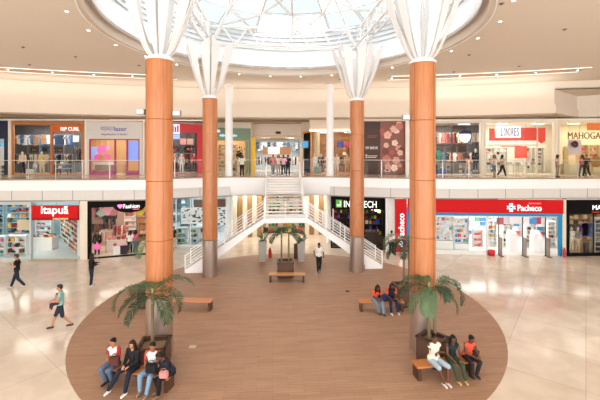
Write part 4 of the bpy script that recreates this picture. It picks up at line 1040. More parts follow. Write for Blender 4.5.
for i, (px_, v) in enumerate(((61, 1.2), (64, .6))):
    table(b, b.u(px_, v), v, ZU+.02, 1.5-.5*i, .6, .9-.35*i, '#3a3430', ['taller', 'lower'][i]+' dark nesting table in the surf shop entrance', '#b8b0a8')
    for j in range(4-i): good(b, 'stack', random.choice(SW), b.u(px_, v)-.5+.3*j+.2*i, v, ZU+.93-.35*i, .24, .18, 'folded clothes on the %s nesting table of the surf shop' % ['taller', 'lower'][i], 'folded clothes on the %s nesting table' % ['taller', 'lower'][i])
poster(b, b.u(76, .3), .3, ZU+2.8, .5, .55, '#fafafa', 'small white notice in the surf shop window', 'notice', emit=.2)
clothes_rail(b, b.u(74, 1.5), b.u(81, 1.5), 1.6, ZU+.02, 2.3, 'black clothes rail near the right window of the surf shop', ('dress', 'shirt'), ['#1c1c22', '#2a2a30', '#cccccc'], 'dark garments', 6, False, 1.2, .5)
upier(84.5, 30.9, 86.8, 30.9, k=1)
# laser clinic
c = Shop(pt(86.8, 31.0), pt(142.5, 31.2), ZU, 10.0, 4, '#d8b88a', floor='#d8c4a8', name='laser clinic', power=120, back='#cfa56a')
t = c.front('clinic front with large pale grey sign panel and magenta window frames')
band(t, 0, c.w, 3.05, 4.5, '#dcd8d2', -.12, .1, 'sign_panel')
band(t, 0, c.u(89.5), 0, 3.05, '#dcd8d2', -.1, .1, 'side_panel'); band(t, c.u(140), c.w, 0, 3.05, '#dcd8d2', -.1, .1, 'side_panel')
x_ = c.u(114.5)
fit('espaço', mat('#a98ab0', .4), t, c.u(101.5), c.u(114.3), 3.86, .46, -.14)
fit('laser', mat('#5a64b8', .4), t, c.u(115), c.u(127.5), 3.9, .38, -.14, bold=.008)
fit('depilação a laser', mat('#6a7078', .4), t, c.u(102), c.u(128), 3.42, .24, -.14)
fm = MB()
for px_ in (89.8, 115, 127, 139.3): fm.box(c.u(px_)-.06, c.u(px_)+.06, -.04, .1, 0, 3.05)
fm.box(c.u(89.8), c.u(115), -.04, .1, 0, .3).box(c.u(89.8), c.u(139), -.04, .1, 2.95, 3.05).box(c.u(127), c.u(139), -.04, .1, 0, .35); fm.build('magenta_frame', mat('#b03070', .4), t)
pane(t, c.u(90.2), c.u(114.6), .3, 2.95); pane(t, c.u(115.5), c.u(126.5), .02, 2.95)
poster(c, c.u(133.5, .15), .15, ZU+1.15, .85, 1.75, '#7a94e0', 'tall glowing blue screen in the clinic window', 'screen', emit=.3)
poster(c, c.u(94.5, .8), .8, ZU+1.3, .7, 1.1, '#8ab0e8', 'small glowing blue screen at left in the clinic', 'screen', emit=.3)
for i, (px_, zz2, s_, cc) in enumerate(((102, 2.15, .42, '#e05a98'), (97, 1.5, .24, '#d83a80'), (107.5, 1.5, .26, '#d84a88'), (108, 2.3, .2, '#e88ab8'))):
    o = MB().tube((0, -.02, 0), (0, .02, 0), s_, n=28).build('hanging_disc', mat(cc, .4, emit=.3), None); MB().box(-.006, .006, -.006, .006, s_, 4.58-zz2).build('cord', M_WHITE, o); tag(o, ['largest', 'lower left', 'lower right', 'smallest'][i]+' pink round sign hanging in the clinic window', 'round sign'); c.put(o, c.u(px_, .3), .3, ZU+zz2)
table(c, c.u(105, 1.6), 1.6, ZU+.02, 1.9, .6, 1.05, '#efe6dc', 'long white reception desk in the clinic', solid=True, cat='desk', name='reception_desk')
t2 = thing('sofa', 'brown waiting sofa in the clinic', 'sofa'); c.put(t2, c.u(103, .9), .9, ZU+.02)
MB().box(-.8, .8, -.3, .3, .1, .4).build('seat', mat('#9a7a58', .7), t2, bevel=.03); MB().box(-.8, .8, .2, .32, .4, .8).build('backrest', mat('#9a7a58', .7), t2, bevel=.03)
for s_ in (-.7, .7): MB().box(s_-.04, s_+.04, -.25, .25, 0, .1).build('leg', M_DARK, t2)
table(c, c.u(120, 1.2), 1.2, ZU+.02, .9, .5, .75, '#a8865c', 'small wooden table behind the clinic door')
upier(142.5, 31.1, 144.4, 31.1, k=2)
# red framed sportswear shop
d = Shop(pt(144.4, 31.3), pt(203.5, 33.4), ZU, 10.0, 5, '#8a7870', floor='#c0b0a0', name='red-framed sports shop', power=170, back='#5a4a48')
t = d.front('sports shop front with thick red frame on the upper floor')
frame(t, d.w, 4.45, .55, '#d8343c', .2, .05, .75)
MB().box(d.u(171), d.u(179.5), -.14, -.05, 3.55, 4.4).build('sign_plate', mat('#f4e4f0', .4, emit=.4), t)
for i in range(3): MB().box(d.u(172+i*2.4), d.u(173.6+i*2.4), -.17, -.14, 3.7, 4.3-.12*(i % 2)).build('sign_mark', mat('#b83aa0', .4), t)
MB().box(d.u(171), d.u(179.5), -.14, -.05, 3.1, 3.5).build('sign_plate', mat('#90b0e8', .4, emit=.4), t)
pane(t, .55, d.u(185), .05, 3.7); pane(t, d.u(190), d.w-.55, .05, 3.7)
for i, px_ in enumerate((175, 183.5, 190.5)): poster(d, d.u(px_, 4), 4.2, ZU+2.75, .6, .6, ['#4a4044', '#c88a80', '#c8a090'][i], ['dark', 'rosy', 'beige'][i]+' square picture on back wall of the red-framed shop', 'picture', 'picture')
RS = ['#d83a34', '#c02a30', '#e86a3a', '#201c20', '#f0e8e4', '#5a90c0']
for i, (p0, p1) in enumerate(((148, 171), (172, 182), (183, 196))):
    clothes_rail(d, d.u(p0, 3.2), d.u(p1, 3.2), 3.2, ZU+.02, 1.85, ['left', 'middle', 'right'][i]+' clothes rail of red shirts in the red-framed shop', ('shirt',), RS, 'red and dark shirts', 8, False, .85, .55)
    clothes_rail(d, d.u(p0, 2.4), d.u(p1, 2.4), 2.2, ZU+.02, .98, ['left', 'middle', 'right'][i]+' low rail of dark shorts in the red-framed shop', ('trousers',), ['#1c1c20', '#3a2a2c', '#c02a30'], 'dark trousers', 8, False, .6, .7)
    shelf_unit(d, d.u(p0, 3.4), d.u(p1, 3.4), 3.9, ZU+2.05, .6, 1, ['left', 'middle', 'right'][i]+' high cap shelf in the red-framed shop', '#4a3c3a', cols=['#201c20', '#c83a2c', '#e07a3a'], kinds=('ball', 'shoe'), what='caps', size=(.25, .35), dp=.35)
mannequin(d, d.u(194, .7), .7, ZU+.04, 'mannequin in red shirt at right of the red-framed shop', '#c43a40', '#2a2024', '#cfc4ba', sleeve='short')
mannequin(d, d.u(181.5, .6), .6, ZU+.04, 'pale undressed mannequin stand in middle of the red-framed shop', None, None, '#e8e2d6')
upier(203.5, 33.2, 206, 33.3, k=3)
# green-signed cafe shop
e_ = Shop(pt(206, 33.5), pt(250.5, 34.6), ZU, 9.62, 4, '#e6cfae', floor='#d8c4a8', name='green-signed shop', power=130, back='#e2c193')
t = e_.front('shop front with wide grey-green sign band on the upper floor')
frame(t, e_.w, 4.2, .12, '#7f977c', .2, .03, 1.15)
for i, px_ in enumerate((220.5, 222.8, 225, 233.5, 236)): MB().tube((e_.u(px_), -.1, 3.5), (e_.u(px_), -.06, 3.5), .1+.03*(i % 2), n=10).build('sign_letter', mat('#a8c8e0', .4, emit=.4), t)
band(t, e_.u(245.5), e_.u(248.5), 0, 3.0, '#8fa890', -.05, .1, 'green_post')
for i, (p0, p1) in enumerate(((208, 217), (218, 226), (232, 238))):
    shelf_unit(e_, e_.u(p0, 2.2), e_.u(p1, 2.2), 2.4, ZU+.02, 2.8, 7, ['left', 'middle', 'right'][i]+' lit wooden shelf in the green-signed shop', '#e8cfa8', cols=['#7a4a2c', '#b8763c', '#f0e0c8', '#4a2c1c', '#c89a60'], kinds=('box', 'bottle'), what='packs', size=(.15, .26))
o = thing('potted_bush', 'dark bushy plant standing in the green-signed shop', 'potted plant'); e_.put(o, e_.u(239.5, .8), .8, ZU+.02)
MB().lathe([(0, 0), (.2, 0), (.26, 1.1), (0, 1.1)], 16).build('pot', mat('#e8e0d4', .5), o)
lf = MB()
for i in range(70):
    q = Vector((random.gauss(0, .2), random.gauss(0, .2), 1.75+random.gauss(0, .3))); lf.ell(q, (.09, .05, .05), 6, Euler((random.random()*3, random.random()*3, 0)).to_matrix())
lf.build('foliage', mat('#24301c', .6), o)
tag(MB().box(-.2, .2, -.02, .02, 0, 3.3).build('banner', mat('#e8b83a', .6, emit=.1), None), 'narrow yellow upright banner right of the green-signed shop', 'banner'); e_.put(bpy.data.objects['banner'], e_.w+.25, -.2, ZU+.0)
# far centre shop
g = Shop(pt(254, 36.6), pt(301, 36.8), ZU, 9.05, 6, '#dfd8d0', floor='#d8c9b8', name='far centre shop', power=260, back='#b8c8d8')
t = g.front('far centre shop front open to the bridge at top of the stairs')
frame(t, g.w, 3.6, .12, '#e3c9a4', .2, .0, .18)
band(t, g.u(261), g.u(289), 3.15, 3.4, '#b9a892', -.02, .08, 'lintel_strip')
band(t, g.u(262), g.u(291), 1.75, 2.55, '#d8a884', 1.2, 1.35, 'inner_sign'); band(t, g.u(268), g.u(279), 1.85, 2.5, '#fff4e4', 1.1, 1.2, 'inner_sign_glow', emit=1.2)
GS = ['#5a7a9a', '#a8c0d4', '#e8ecec', '#20242a', '#3a5068', '#c8d4dc', '#8a9aa8']
for i, (p0, p1) in enumerate(((256, 263), (264, 276), (277, 290), (292, 299))):
    clothes_rail(g, g.u(p0, 5), g.u(p1, 5), 5.1, ZU+.02, 3.2, ['first', 'second', 'third', 'fourth'][i]+' high rail from left at back of far centre shop', ('shirt',), GS, 'blue and white shirts', 8, False, .9, .5)
    clothes_rail(g, g.u(p0, 3.2), g.u(p1, 3.2), 3.2, ZU+.02, 1.5, ['first', 'second', 'third', 'fourth'][i]+' low rail from left in far centre shop', ('shirt', 'dress'), ['#20242a', '#3a3a40', '#6a5a50', '#e0dcd4'], 'dark garments', 8, True, .9, .5)
o = tag(MB().box(-.25, .25, -.05, .05, -.12, .12).build('exit_sign', mat('#3a2c20', .5), None), 'small dark hanging sign box on the wall above the far centre shop', 'sign'); o.location = (X(278, 36), 36.35, 9.32)
# wall around the deeper centre shops
struct('wall_back', MB().box(X(206, 34.2)-.4, X(303, 36.4), 36.4, 36.6, 9.05, 10.3), M_WALL)
struct('wall_back', MB().box(X(206, 33.8), X(250, 34.8), 34.7, 34.9, 9.6, 10.3), M_WALL)
for x0, y0, x1, y1 in ((X(250.5, 34.6), 34.6, X(254, 36.6), 36.6), (X(301, 36.7), 36.7, X(303, 34.8), 34.8)):
    struct('wall_back', MB().bar((x0, y0, 7.85), (x1, y1, 7.85), .12, 4.9), M_WALL)
# warm timber-lit window shop, corner cut back toward the centre
WC = dict(name='warm timber shop', power=120, lightcol=(1, .85, .65))
h = Shop(pt(311, 32.4), pt(363, 32.0), ZU, 9.3, 4.5, '#c99a66', floor='#c8a880', back='#b5824c', **WC)
t = h.front('warmly lit shop front with slim timber frame right of the stairs, upper floor')
frame(t, h.w, 3.88, .12, '#d8924f', .15, .04, .16)
MB().box(-.15, h.w, -.1, -.05, 3.78, 3.92).build('light_trim', mat('#ffd9a8', emit=1.5), t)
mull(t, [h.u(320), h.u(336), h.u(350)], .04, 3.72, '#c98a50', .07)
us = [.12, h.u(320), h.u(336), h.u(350), h.w-.12]
for i in range(4): pane(t, us[i]+.04, us[i+1]-.04, .04, 3.72)
t = thing('side_window', 'slanting timber framed side window of the warm shop', 'window', (X(302.5, 35.2), 35.2, ZU), math.atan2(32.4-35.2, X(311, 32.4)-X(302.5, 35.2)))
wl = math.dist(pt(302.5, 35.2), pt(311, 32.4)); frame(t, wl, 3.85, .1, '#d8924f', .1, .04, .14); pane(t, .1, wl-.1, .04, 3.7)
struct('wall_back', MB().bar((X(302.5, 35.2), 35.2, 9.75), (X(311, 32.4), 32.4, 9.75), .15, .95), M_WALL)
struct('wall_back', MB().bar((X(311, 32.45), 32.45, 9.75), (X(363, 32.05), 32.05, 9.75), .15, .95), M_WALL)
smooth_angle(MB().lathe([(0, 0), (.38, 0), (.38, 3.85), (0, 3.85)], 20).build('round_pillar', mat('#e2cda6', .5), None)); o = bpy.data.objects['round_pillar']; tag(o, 'thick round cream pillar inside the warm timber shop', 'pillar'); h.put(o, h.u(316, 1.2), 1.2, ZU+.02)
for i, (px_, cc) in enumerate(((340.3, '#3a3a78'), (349, '#a83a60'), (305, '#4a90c0'))):
    poster(h, h.u(px_, .8), .8, ZU+2.35, .6, .6, cc, ['blue-violet', 'crimson', 'light blue'][i]+' lit picture hanging in the warm timber shop', 'picture', emit=.4)
for i, (p0, p1) in enumerate(((312, 322), (323, 334), (338, 348), (350, 361))):
    shelf_unit(h, h.u(p0, 3), h.u(p1, 3), 3.6, ZU+.02, 3.3, 6, ['first', 'second', 'third', 'fourth'][i]+' timber shelf from the left in the warm shop', '#b5803f', cols=['#e8d8b8', '#7a4a2c', '#c8a070', '#3a2a20', '#f4ead8'], kinds=('stack', 'bag', 'shoe'), what='goods', size=(.25, .4), fill=.8)
for i, (px_, tp, bt, lb) in enumerate(((336.5, '#efe6d8', '#e8dccb', 'mannequin in cream outfit right of the white column'), (347, '#d8b890', '#cfae86', 'mannequin in tan outfit beside the back right column'), (321, '#2c2a2c', '#3a3632', 'mannequin in dark outfit left of the white column'), (314, '#f4f4f0', '#f0f0ec', 'mannequin in white outfit by the slanting side window'))):
    mannequin(h, h.u(px_, .7 if i < 3 else .35), .7 if i < 3 else .35, ZU+.04, lb, tp, bt, '#e6d6c0')
o = tag(MB().box(-.3, .3, -.25, .25, 0, .6).build('display_block', mat('#7fa090', .5), None), 'green-grey display block in the warm timber shop', 'block'); h.put(o, h.u(318, .5), .5, ZU+.05)
# brown hoarding with printed flowers
t = thing('hoarding', 'large brown printed hoarding with pink floral artwork and white words', 'billboard', (X(363.5, 31.6), 31.6, ZU), 0)
wh = X(405.5, 31.6)-X(363.5, 31.6)
MB().box(0, wh, 0, .15, 0, 4.6).build('panel', mat('#4a332b', .5), t)
MB().box(wh*.40, wh-.03, -.01, 0, .05, 4.55).build('print_ground', mat('#8f5a4c', .5), t)
# plain generic blossoms in place of the artwork
rr = random.Random(3)
for i in range(26):
    x = wh*.42+rr.random()*wh*.5; z = .4+rr.random()*3.9; s_ = rr.uniform(.18, .42); pm = MB(); ph = rr.random()*6; npet = 5
    for k in range(npet):
        a_ = ph+2*PI*k/npet; pm.ell((x+math.cos(a_)*s_*.5, -.02-.001*i, z+math.sin(a_)*s_*.5), (s_*.42, .006, s_*.42), 10)
    x0 = max(0, 0); pm.build('blossom', mat(['#e8b8a4', '#f2d6c8', '#c87a6c', '#d89a88', '#7a4238', '#b86058'][i % 6], .5), t)
fit('EM BREVE', mat('#ffffff', .4), t, wh*.05, wh*.34, 2.3, .22, -.02, bold=0., name='lettering')
for i in range(4): MB().box(wh*.10, wh*(.30+.03*(i % 2)), -.015, 0, 1.45+i*.13 if i < 2 else 3.2+.12*(i-2), 1.51+i*.13 if i < 2 else 3.25+.12*(i-2)).build('small_print', mat('#d8c8b8' if i < 2 else '#9a5a4c', .4), t)
for z in (1.44, 1.62): MB().box(wh*.05, wh*.085, -.015, 0, z, z+.1).build('small_mark', mat('#f0f0f0', .4), t)
upier(405.5, 31.3, 411, 31.2, k=4, col='#f4f0ea')
struct('wall_back', MB().box(X(363, 31.7), X(412, 31.7), 31.5, 31.7, 10.0, 10.35), M_WALL)
# multi-brand youth shop right of the front right column
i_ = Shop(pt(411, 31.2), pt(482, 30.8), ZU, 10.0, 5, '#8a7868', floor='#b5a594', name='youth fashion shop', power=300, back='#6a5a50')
t = i_.front('youth fashion shop front with pale frame and round face sign')
frame(t, i_.w, 4.6, .12, '#e9dfcf', .2, .05, .2)
mull(t, [i_.u(452)], .05, 4.4, '#5a4a40', .1)
pane(t, .12, i_.u(452)-.05, .05, 4.4); pane(t, i_.u(466), i_.w-.12, .05, 4.4)
cx, cz = i_.u(464.5), 3.25
MB().ell((cx, -.1, cz), (.46, .05, .5), 24).build('face_sign', mat('#f6f8fa', emit=.8), t)
MB().prism_y([(cx+.52*math.cos(PI*k/12), cz+.2+.36*math.sin(PI*k/12)) for k in range(13)], -.18, -.12).build('face_sign_hair', mat('#1a2a58', emit=.1), t)
for s_ in (-1, 1): MB().box(cx+s_*.18-.08, cx+s_*.18+.08, -.17, -.14, cz-.08, cz+.0).build('face_sign_eye', mat('#1a2a58', .4), t)
MB().box(cx-.12, cx+.12, -.17, -.14, cz-.3, cz-.24).build('face_sign_mouth', mat('#1a2a58', .4), t)
band(t, .12, i_.w-.12, 2.45, 2.6, '#5a4c44', .6, .8, 'inner_beam')
YS = ['#201c20', '#e0866a', '#f0d8c4', '#4a3a50', '#c85a5a', '#5a8aa0', '#f0ece4', '#d0a078', '#1c1c20']
for k, (p0, p1) in enumerate(((414, 432), (436, 445), (446, 457), (458, 468), (469, 480))):
    ordn = ['first', 'second', 'third', 'fourth', 'fifth'][k]
    clothes_rail(i_, i_.u(p0, 4), i_.u(p1, 4), 4.1, ZU+.02, 3.8, ordn+' high rail from left, youth shop', ('shirt', 'dress'), YS, 'garments', 8, False, .95, .55)
    clothes_rail(i_, i_.u(p0, 2.6), i_.u(p1, 2.6), 2.7, ZU+.02, 1.9, ordn+' middle rail from left, youth shop', ('shirt',), YS, 'garments', 7, False, .8, .5)
    shelf_unit(i_, i_.u(p0, 2), i_.u(p1, 2), 1.9, ZU+.02, .95, 2, ordn+' low display shelf from left, youth shop', '#a89888', cols=YS+['#3a60c0'], kinds=('stack', 'bag', 'shoe'), what='goods', size=(.22, .32))
mannequin(i_, i_.u(475.4, .6), .6, ZU+.3, 'mannequin in dark open jacket and white shirt at right of the youth shop', '#26262a', '#3a3a40', '#ece8e0', scale=1.1)
table(i_, i_.u(475.4, .6), .6, ZU+.02, .7, .6, .28, '#8a7a6a', 'low plinth under the dark jacket mannequin', solid=True, cat='plinth', name='plinth')
for k, px_ in enumerate((440, 443.5, 441.5)): good(i_, 'bag', '#2a50b8', i_.u(px_, .7), .7+.3*(k == 2), ZU+.06+.0*k, .45, .5, 'blue shopping bag at left in the youth shop window', 'blue bags in the youth shop window')
good(i_, 'shirt', '#2aa088', i_.u(438, .6), .6, ZU+2.1, .6, .9, 'teal shirt hanging at left of the youth shop window', 'teal shirt')
upier(482, 30.7, 484.3, 30.7, k=5)
# white shop with red band
j = Shop(pt(484.3, 30.8), pt(556, 30.3), ZU, 10.0, 5, '#ece5d4', floor='#e2dccb', name='white shop with red sign band', power=190, back='#efe9d8')
t = j.front('white shop front with red stripe sign and blue letters')
frame(t, j.w, 4.6, .12, '#f2ead8', .2, .06, .2)
r0, r1 = j.u(492), j.u(549)
P = [(r0, 4.0), (r0+.05, 3.95), (j.u(497), 3.95), (j.u(498), 3.3), (j.u(523), 3.3), (j.u(524), 4.0), (r1, 4.0), (r1, 2.85), (j.u(545), 2.65), (j.u(541), 2.9), (j.u(492), 2.9)]
MB().prism_y(P[::-1], .5, .58).build('red_band', mat('#dc3c28', .4, emit=.15), t)
MB().box(j.u(498), j.u(523.5), .44, .5, 3.15, 4.15).build('sign_plate', mat('#f6f2ea', .4, emit=.3), t)
for i, ch in enumerate('LONDRES'): fit(ch, mat('#2438a8' if ch != 'D' else '#e06a58', .4), t, j.u(503.3)+i*.215, j.u(503.3)+i*.215+.165, 3.64, .66, .42, bold=0.)
band(t, j.u(490), j.u(541), 2.45, 2.6, '#f4eee0', .3, .5, 'ledge'); band(t, j.u(503), j.u(523), 2.38, 2.45, '#dc3c28', .3, .45, 'red_edge')
mull(t, [j.u(538)], .06, 4.4, '#e9e2d0', .07, v=.1)
pane(t, .12, j.u(538)-.05, .06, 4.4, .1); pane(t, j.u(538)+.05, j.w-.12, .06, 4.4, .1)
poster(j, j.u(522, 3), 3.2, ZU+1.4, 1.1, 1.1, '#d84a34', 'red square sign panel on back wall of the white shop', 'sign panel')
for k, (p0, p1) in enumerate(((487, 499), (500, 512), (530, 535), (536, 541), (542, 550))):
    shelf_unit(j, j.u(p0, 3), j.u(p1, 3), 3.8, ZU+.02, 2.4, 7, ['first', 'second', 'third', 'fourth', 'fifth'][k]+' wall shelf from the left in the white shop', '#eee8da', cols=['#c8d0c4', '#3a3a40', '#e8e4dc', '#a8b8a8', '#d8b8a0'] if k < 2 else ['#2a2a2e', '#f0ece4', '#5a5a60'], kinds=('stack', 'box'), what='goods', size=(.2, .34))
for k, px_ in enumerate((512, 520, 530)):
    table(j, j.u(px_, 1.4), 1.4, ZU+.02, 1.0, .6, .8, '#e6dcc8', ['left', 'middle', 'right'][k]+' pale table of goods in the white shop')
    for q in range(4): good(j, 'stack', random.choice(['#e0c0b0', '#b0bca8', '#ffffff', '#c88a80']), j.u(px_, 1.4)-.36+.24*q, 1.4, ZU+.83, .2, .25, 'folded goods on the %s pale table of the white shop' % ['left', 'middle', 'right'][k], 'goods on the %s pale table' % ['left', 'middle', 'right'][k])
upier(556, 30.2, 558.6, 30.2, k=6)
# cream perfumery
k_ = Shop(pt(558.6, 30.3), pt(650, 29.9), ZU, 10.0, 5, '#ebdcbc', floor='#dfd0b2', name='cream perfumery', power=190, back='#ecdcb8')
t = k_.front('cream perfumery front with golden brown capital letters')
frame(t, k_.w, 4.6, .12, '#f2e8d2', .2, .06, .2)
fit('MAHOGANY', mat('#9a6a38', .35, .3), t, k_.u(570.3), k_.u(570.3)+3.45, 3.3, .58, .3, ext=.03, bold=0.)
pane(t, .12, k_.w/2, .06, 4.4, .1); pane(t, k_.w/2, k_.w-.12, .06, 4.4, .1)
poster(k_, k_.u(597, .5), .5, ZU+3.75, 1.6, .6, '#d8703a', 'orange hanging sign above the golden letters', 'hanging sign', 'hanging_sign', emit=.2)
poster(k_, k_.u(574.5, 1.0), 1.0, ZU+1.7, 1.1, 1.3, '#e6cfd4', 'pink poster panel with dark round figure at left in the perfumery', 'poster')
o = tag(MB().ell((0, 0, 0), (.26, .22, .3), 14).build('balloon', mat('#4a2a34', .4), None), 'dark round ornament in front of the pink poster in the perfumery', 'ornament'); k_.put(o, k_.u(575, .7), .7, ZU+2.6)
for q, (p0, p1) in enumerate(((580, 590), (591, 602), (603, 618))):
    shelf_unit(k_, k_.u(p0, 2.4), k_.u(p1, 2.4), 2.6, ZU+.02, 2.6, 5, ['left', 'middle', 'right'][q]+' wall shelf of coloured bottles in the perfumery', '#e8cfa0', cols=['#d84a5a', '#e88a3a', '#b83a5a', '#f0d090', '#a8406a'], kinds=('bottle', 'box'), what='coloured bottles', size=(.14, .24))
table(k_, k_.u(572, 1.3), 1.3, ZU+.02, 1.6, .7, .9, '#eee0c4', 'cream counter at left in the perfumery', solid=True, cat='counter', name='counter')
o = tag(MB().lathe([(0, 0), (.3, .05), (.38, .4), (.3, .75), (.2, .85), (.28, .9), (0, .9)], 20).build('vase', mat('#b58a48', .4), None, smooth=True), 'golden brown urn in the perfumery window', 'vase'); k_.put(o, k_.u(596, .7), .7, ZU+.7)
table(k_, k_.u(596, .7), .7, ZU+.02, .8, .5, .66, '#e6d2a8', 'small cream plinth under the golden urn', solid=True, cat='plinth', name='plinth')
o = tag(MB().prism_y([(-.18, 0), (.18, 0), (.2, 1.1), (.1, 1.45), (-.1, 1.45), (-.2, 1.1)], -.1, .1).build('tall_bottle', mat('#dcc28a', .3), None, bevel=.02), 'large golden display bottle at left edge of the perfumery', 'display bottle'); k_.put(o, k_.u(565.5, .6), .6, ZU+.95)
table(k_, k_.u(565.5, .6), .6, ZU+.02, .5, .4, .92, '#e6d2a8', 'slim plinth under the large golden display bottle', solid=True, cat='plinth', name='plinth')
# white top trims of the upper fronts
struct('trim_30', MB().bar((X(-62, 30), 30.0, 10.02), (X(203, 31.0), 31.1, 10.02), .1, .12), mat('#f8f0e2', .5, emit=.0))
struct('trim_31', MB().bar((X(411, 31), 31.0, 10.02), (X(650, 29.7), 29.7, 10.02), .1, .12), mat('#f8f0e2', .5))

# ================================================================== THE COURT: planters, palms, benches
def planter(x, y, s_, rz, label, h_=.9):
    t = thing('planter_box', label, 'planter', (x, y, .012), rz); a_ = s_/2
    MB().box(-a_, a_, -a_, -a_+.05, .08, h_-.06).box(-a_, a_, a_-.05, a_, .08, h_-.06).box(-a_, -a_+.05, -a_, a_, .08, h_-.06).box(a_-.05, a_, -a_, a_, .08, h_-.06).build('body', mat('#5d4335', .5), t)
    MB().box(-a_-.03, a_+.03, -a_-.03, -a_+.08, h_-.06, h_).box(-a_-.03, a_+.03, a_-.08, a_+.03, h_-.06, h_).box(-a_-.03, -a_+.08, -a_, a_, h_-.06, h_).box(a_-.08, a_+.03, -a_, a_, h_-.06, h_).build('rim', mat('#4a3429', .45), t)
    MB().box(-a_+.04, a_-.04, -a_+.04, a_-.04, .1, h_-.14).build('soil', mat('#a08468', .9), t)
    MB().box(-a_+.06, a_-.06, -a_+.06, a_-.06, 0, .08).build('plinth', M_BLACK, t)
    return t
def bench(x, y, ln, rz, label, col='#c9834e', w_=.42):
    t = thing('bench', label, 'bench', (x, y, .012), rz)
    m = MB()
    for k in range(4): m.box(-ln/2, ln/2, -w_/2+k*w_/4+.004, -w_/2+(k+1)*w_/4-.004, .39, .45)
    m.build('seat', mat(col, .4), t)
    for s_ in (-1, 1): MB().box(s_*(ln/2-.09)-.05, s_*(ln/2-.09)+.05, -w_/2+.02, w_/2-.02, 0, .39).build('leg', mat('#54382a', .5), t)
    MB().box(-ln/2+.14, ln/2-.14, -.03, .03, .31, .38).build('stretcher', mat('#54382a', .5), t)
    return t
def frond(parent, base, az, ln, el, droop, lw=.34, m=None, nl=20):
    mb = MB(); c = V((math.cos(az), math.sin(az), 0)); s_ = V((-math.sin(az), math.cos(az), 0))
    P = []; p = V(base); a = el; N = 16
    for i in range(N+1):
        P.append((p.copy(), a)); p = p+(c*math.cos(a)+V((0, 0, 1))*math.sin(a))*ln/N; a -= droop/N*(1+.6*i/N)
    for i in range(N): mb.tube(P[i][0], P[i+1][0], .014*(1-i/N)+.004, .014*(1-(i+1)/N)+.004, 5, False)
    for i in range(nl*2):
        u = .14+.86*(i+.5)/(nl*2); f_ = u*N; k = min(N-1, int(f_)); q = P[k][0].lerp(P[k+1][0], f_-k); a = P[k][1]
        d = c*math.cos(a)+V((0, 0, 1))*math.sin(a); up = -c*math.sin(a)+V((0, 0, 1))*math.cos(a)
        L_ = lw*math.sin(PI*min(1, .18+u*.80))**.6*random.uniform(.75, 1.2)*1.25
        for sd in (-1, 1):
            d0 = (s_*sd*.85+d*random.uniform(.4, .75)+up*random.uniform(.0, .35)).normalized(); d1 = (s_*sd*.45+d*.6-V((0, 0, 1))*random.uniform(.3, .75)).normalized()
            w_ = d.cross(d0).normalized().cross(d0)*.014
            m1 = q+d0*L_*.5; e1 = m1+d1*L_*.55
            mb.quad(q-w_*.5, q+w_*.5, m1+w_, m1-w_); mb.v += [tuple(m1-w_), tuple(m1+w_), tuple(e1)]; n = len(mb.v); mb.f.append((n-3, n-2, n-1))
    return mb.build('frond', m or mat(random.choice(['#3a5233', '#4a6540', '#2f432b', '#5f7550']), .45), parent)
def palm(x, y, z0, zt, label, fr, stems=((0, 0),), lean=(0, 0), lw=.34):
    t = thing('palm_tree', label, 'palm', (x, y, z0))
    for sx, sy in stems:
        mb = MB(); n = 12
        for i in range(n):
            u0, u1 = i/n, (i+1)/n; r = .055-.015*u0
            mb.tube((sx+lean[0]*u0, sy+lean[1]*u0, (zt-z0)*u0), (sx+lean[0]*u1, sy+lean[1]*u1, (zt-z0)*u1), r*1.12, r, 10)
        mb.build('trunk', mat('#7f6c50', .8), t)
    for k, (az, ln, el, dr) in enumerate(fr):
        sx, sy = stems[k % len(stems)]
        frond(t, (sx+lean[0], sy+lean[1], zt-z0-.05), math.radians(az), ln, math.radians(el), math.radians(dr), lw)
    MB().cap((stems[0][0]+lean[0], stems[0][1]+lean[1], zt-z0-.35), .05, (stems[0][0]+lean[0], stems[0][1]+lean[1], zt-z0+.1), .03).build('crown_shaft', mat('#8fa06a', .5), t)
    return t
# front left
px0 = (X(154, 11.95), 11.95)
planter(*px0, .9, math.radians(8), 'dark brown planter box in front of the front left column')
palm(px0[0]-.05, px0[1], .75, 2.55, 'feathery palm in the planter at the front left column',
     [(185, 1.75, 42, 120), (205, 1.3, 10, 75), (25, 1.6, 55, 95), (-5, 1.5, 35, 130), (-40, 1.3, 5, 85), (235, 1.2, -5, 60), (100, 1.2, 40, 90), (150, 1.3, 45, 110)])
bench(X(140, 11.22), 11.22, 2.2, math.radians(-14), 'wooden bench with four seated people at front left')
# front right
px1 = (X(432.5, 12.38), 12.38)
planter(*px1, .76, math.radians(40), 'dark brown planter box in front of the front right column')
palm(px1[0]-.12, px1[1], .75, 2.6, 'feathery palm in the planter at the front right column',
     [(180, 1.5, 30, 115), (200, 1.4, 5, 80), (160, 1.3, 50, 110), (5, 1.5, 30, 120), (-15, 1.35, 5, 85), (20, 1.3, 45, 105), (-110, 1.0, 5, 85), (-70, .8, 30, 100), (250, 1.1, -10, 60), (225, 1.1, -15, 55), (95, 1.0, 50, 90)], stems=((0, 0), (.22, .05)))
bench(X(443.5, 11.7), 11.7, 2.0, math.radians(10), 'wooden bench with three seated people at front right', '#c07a45')
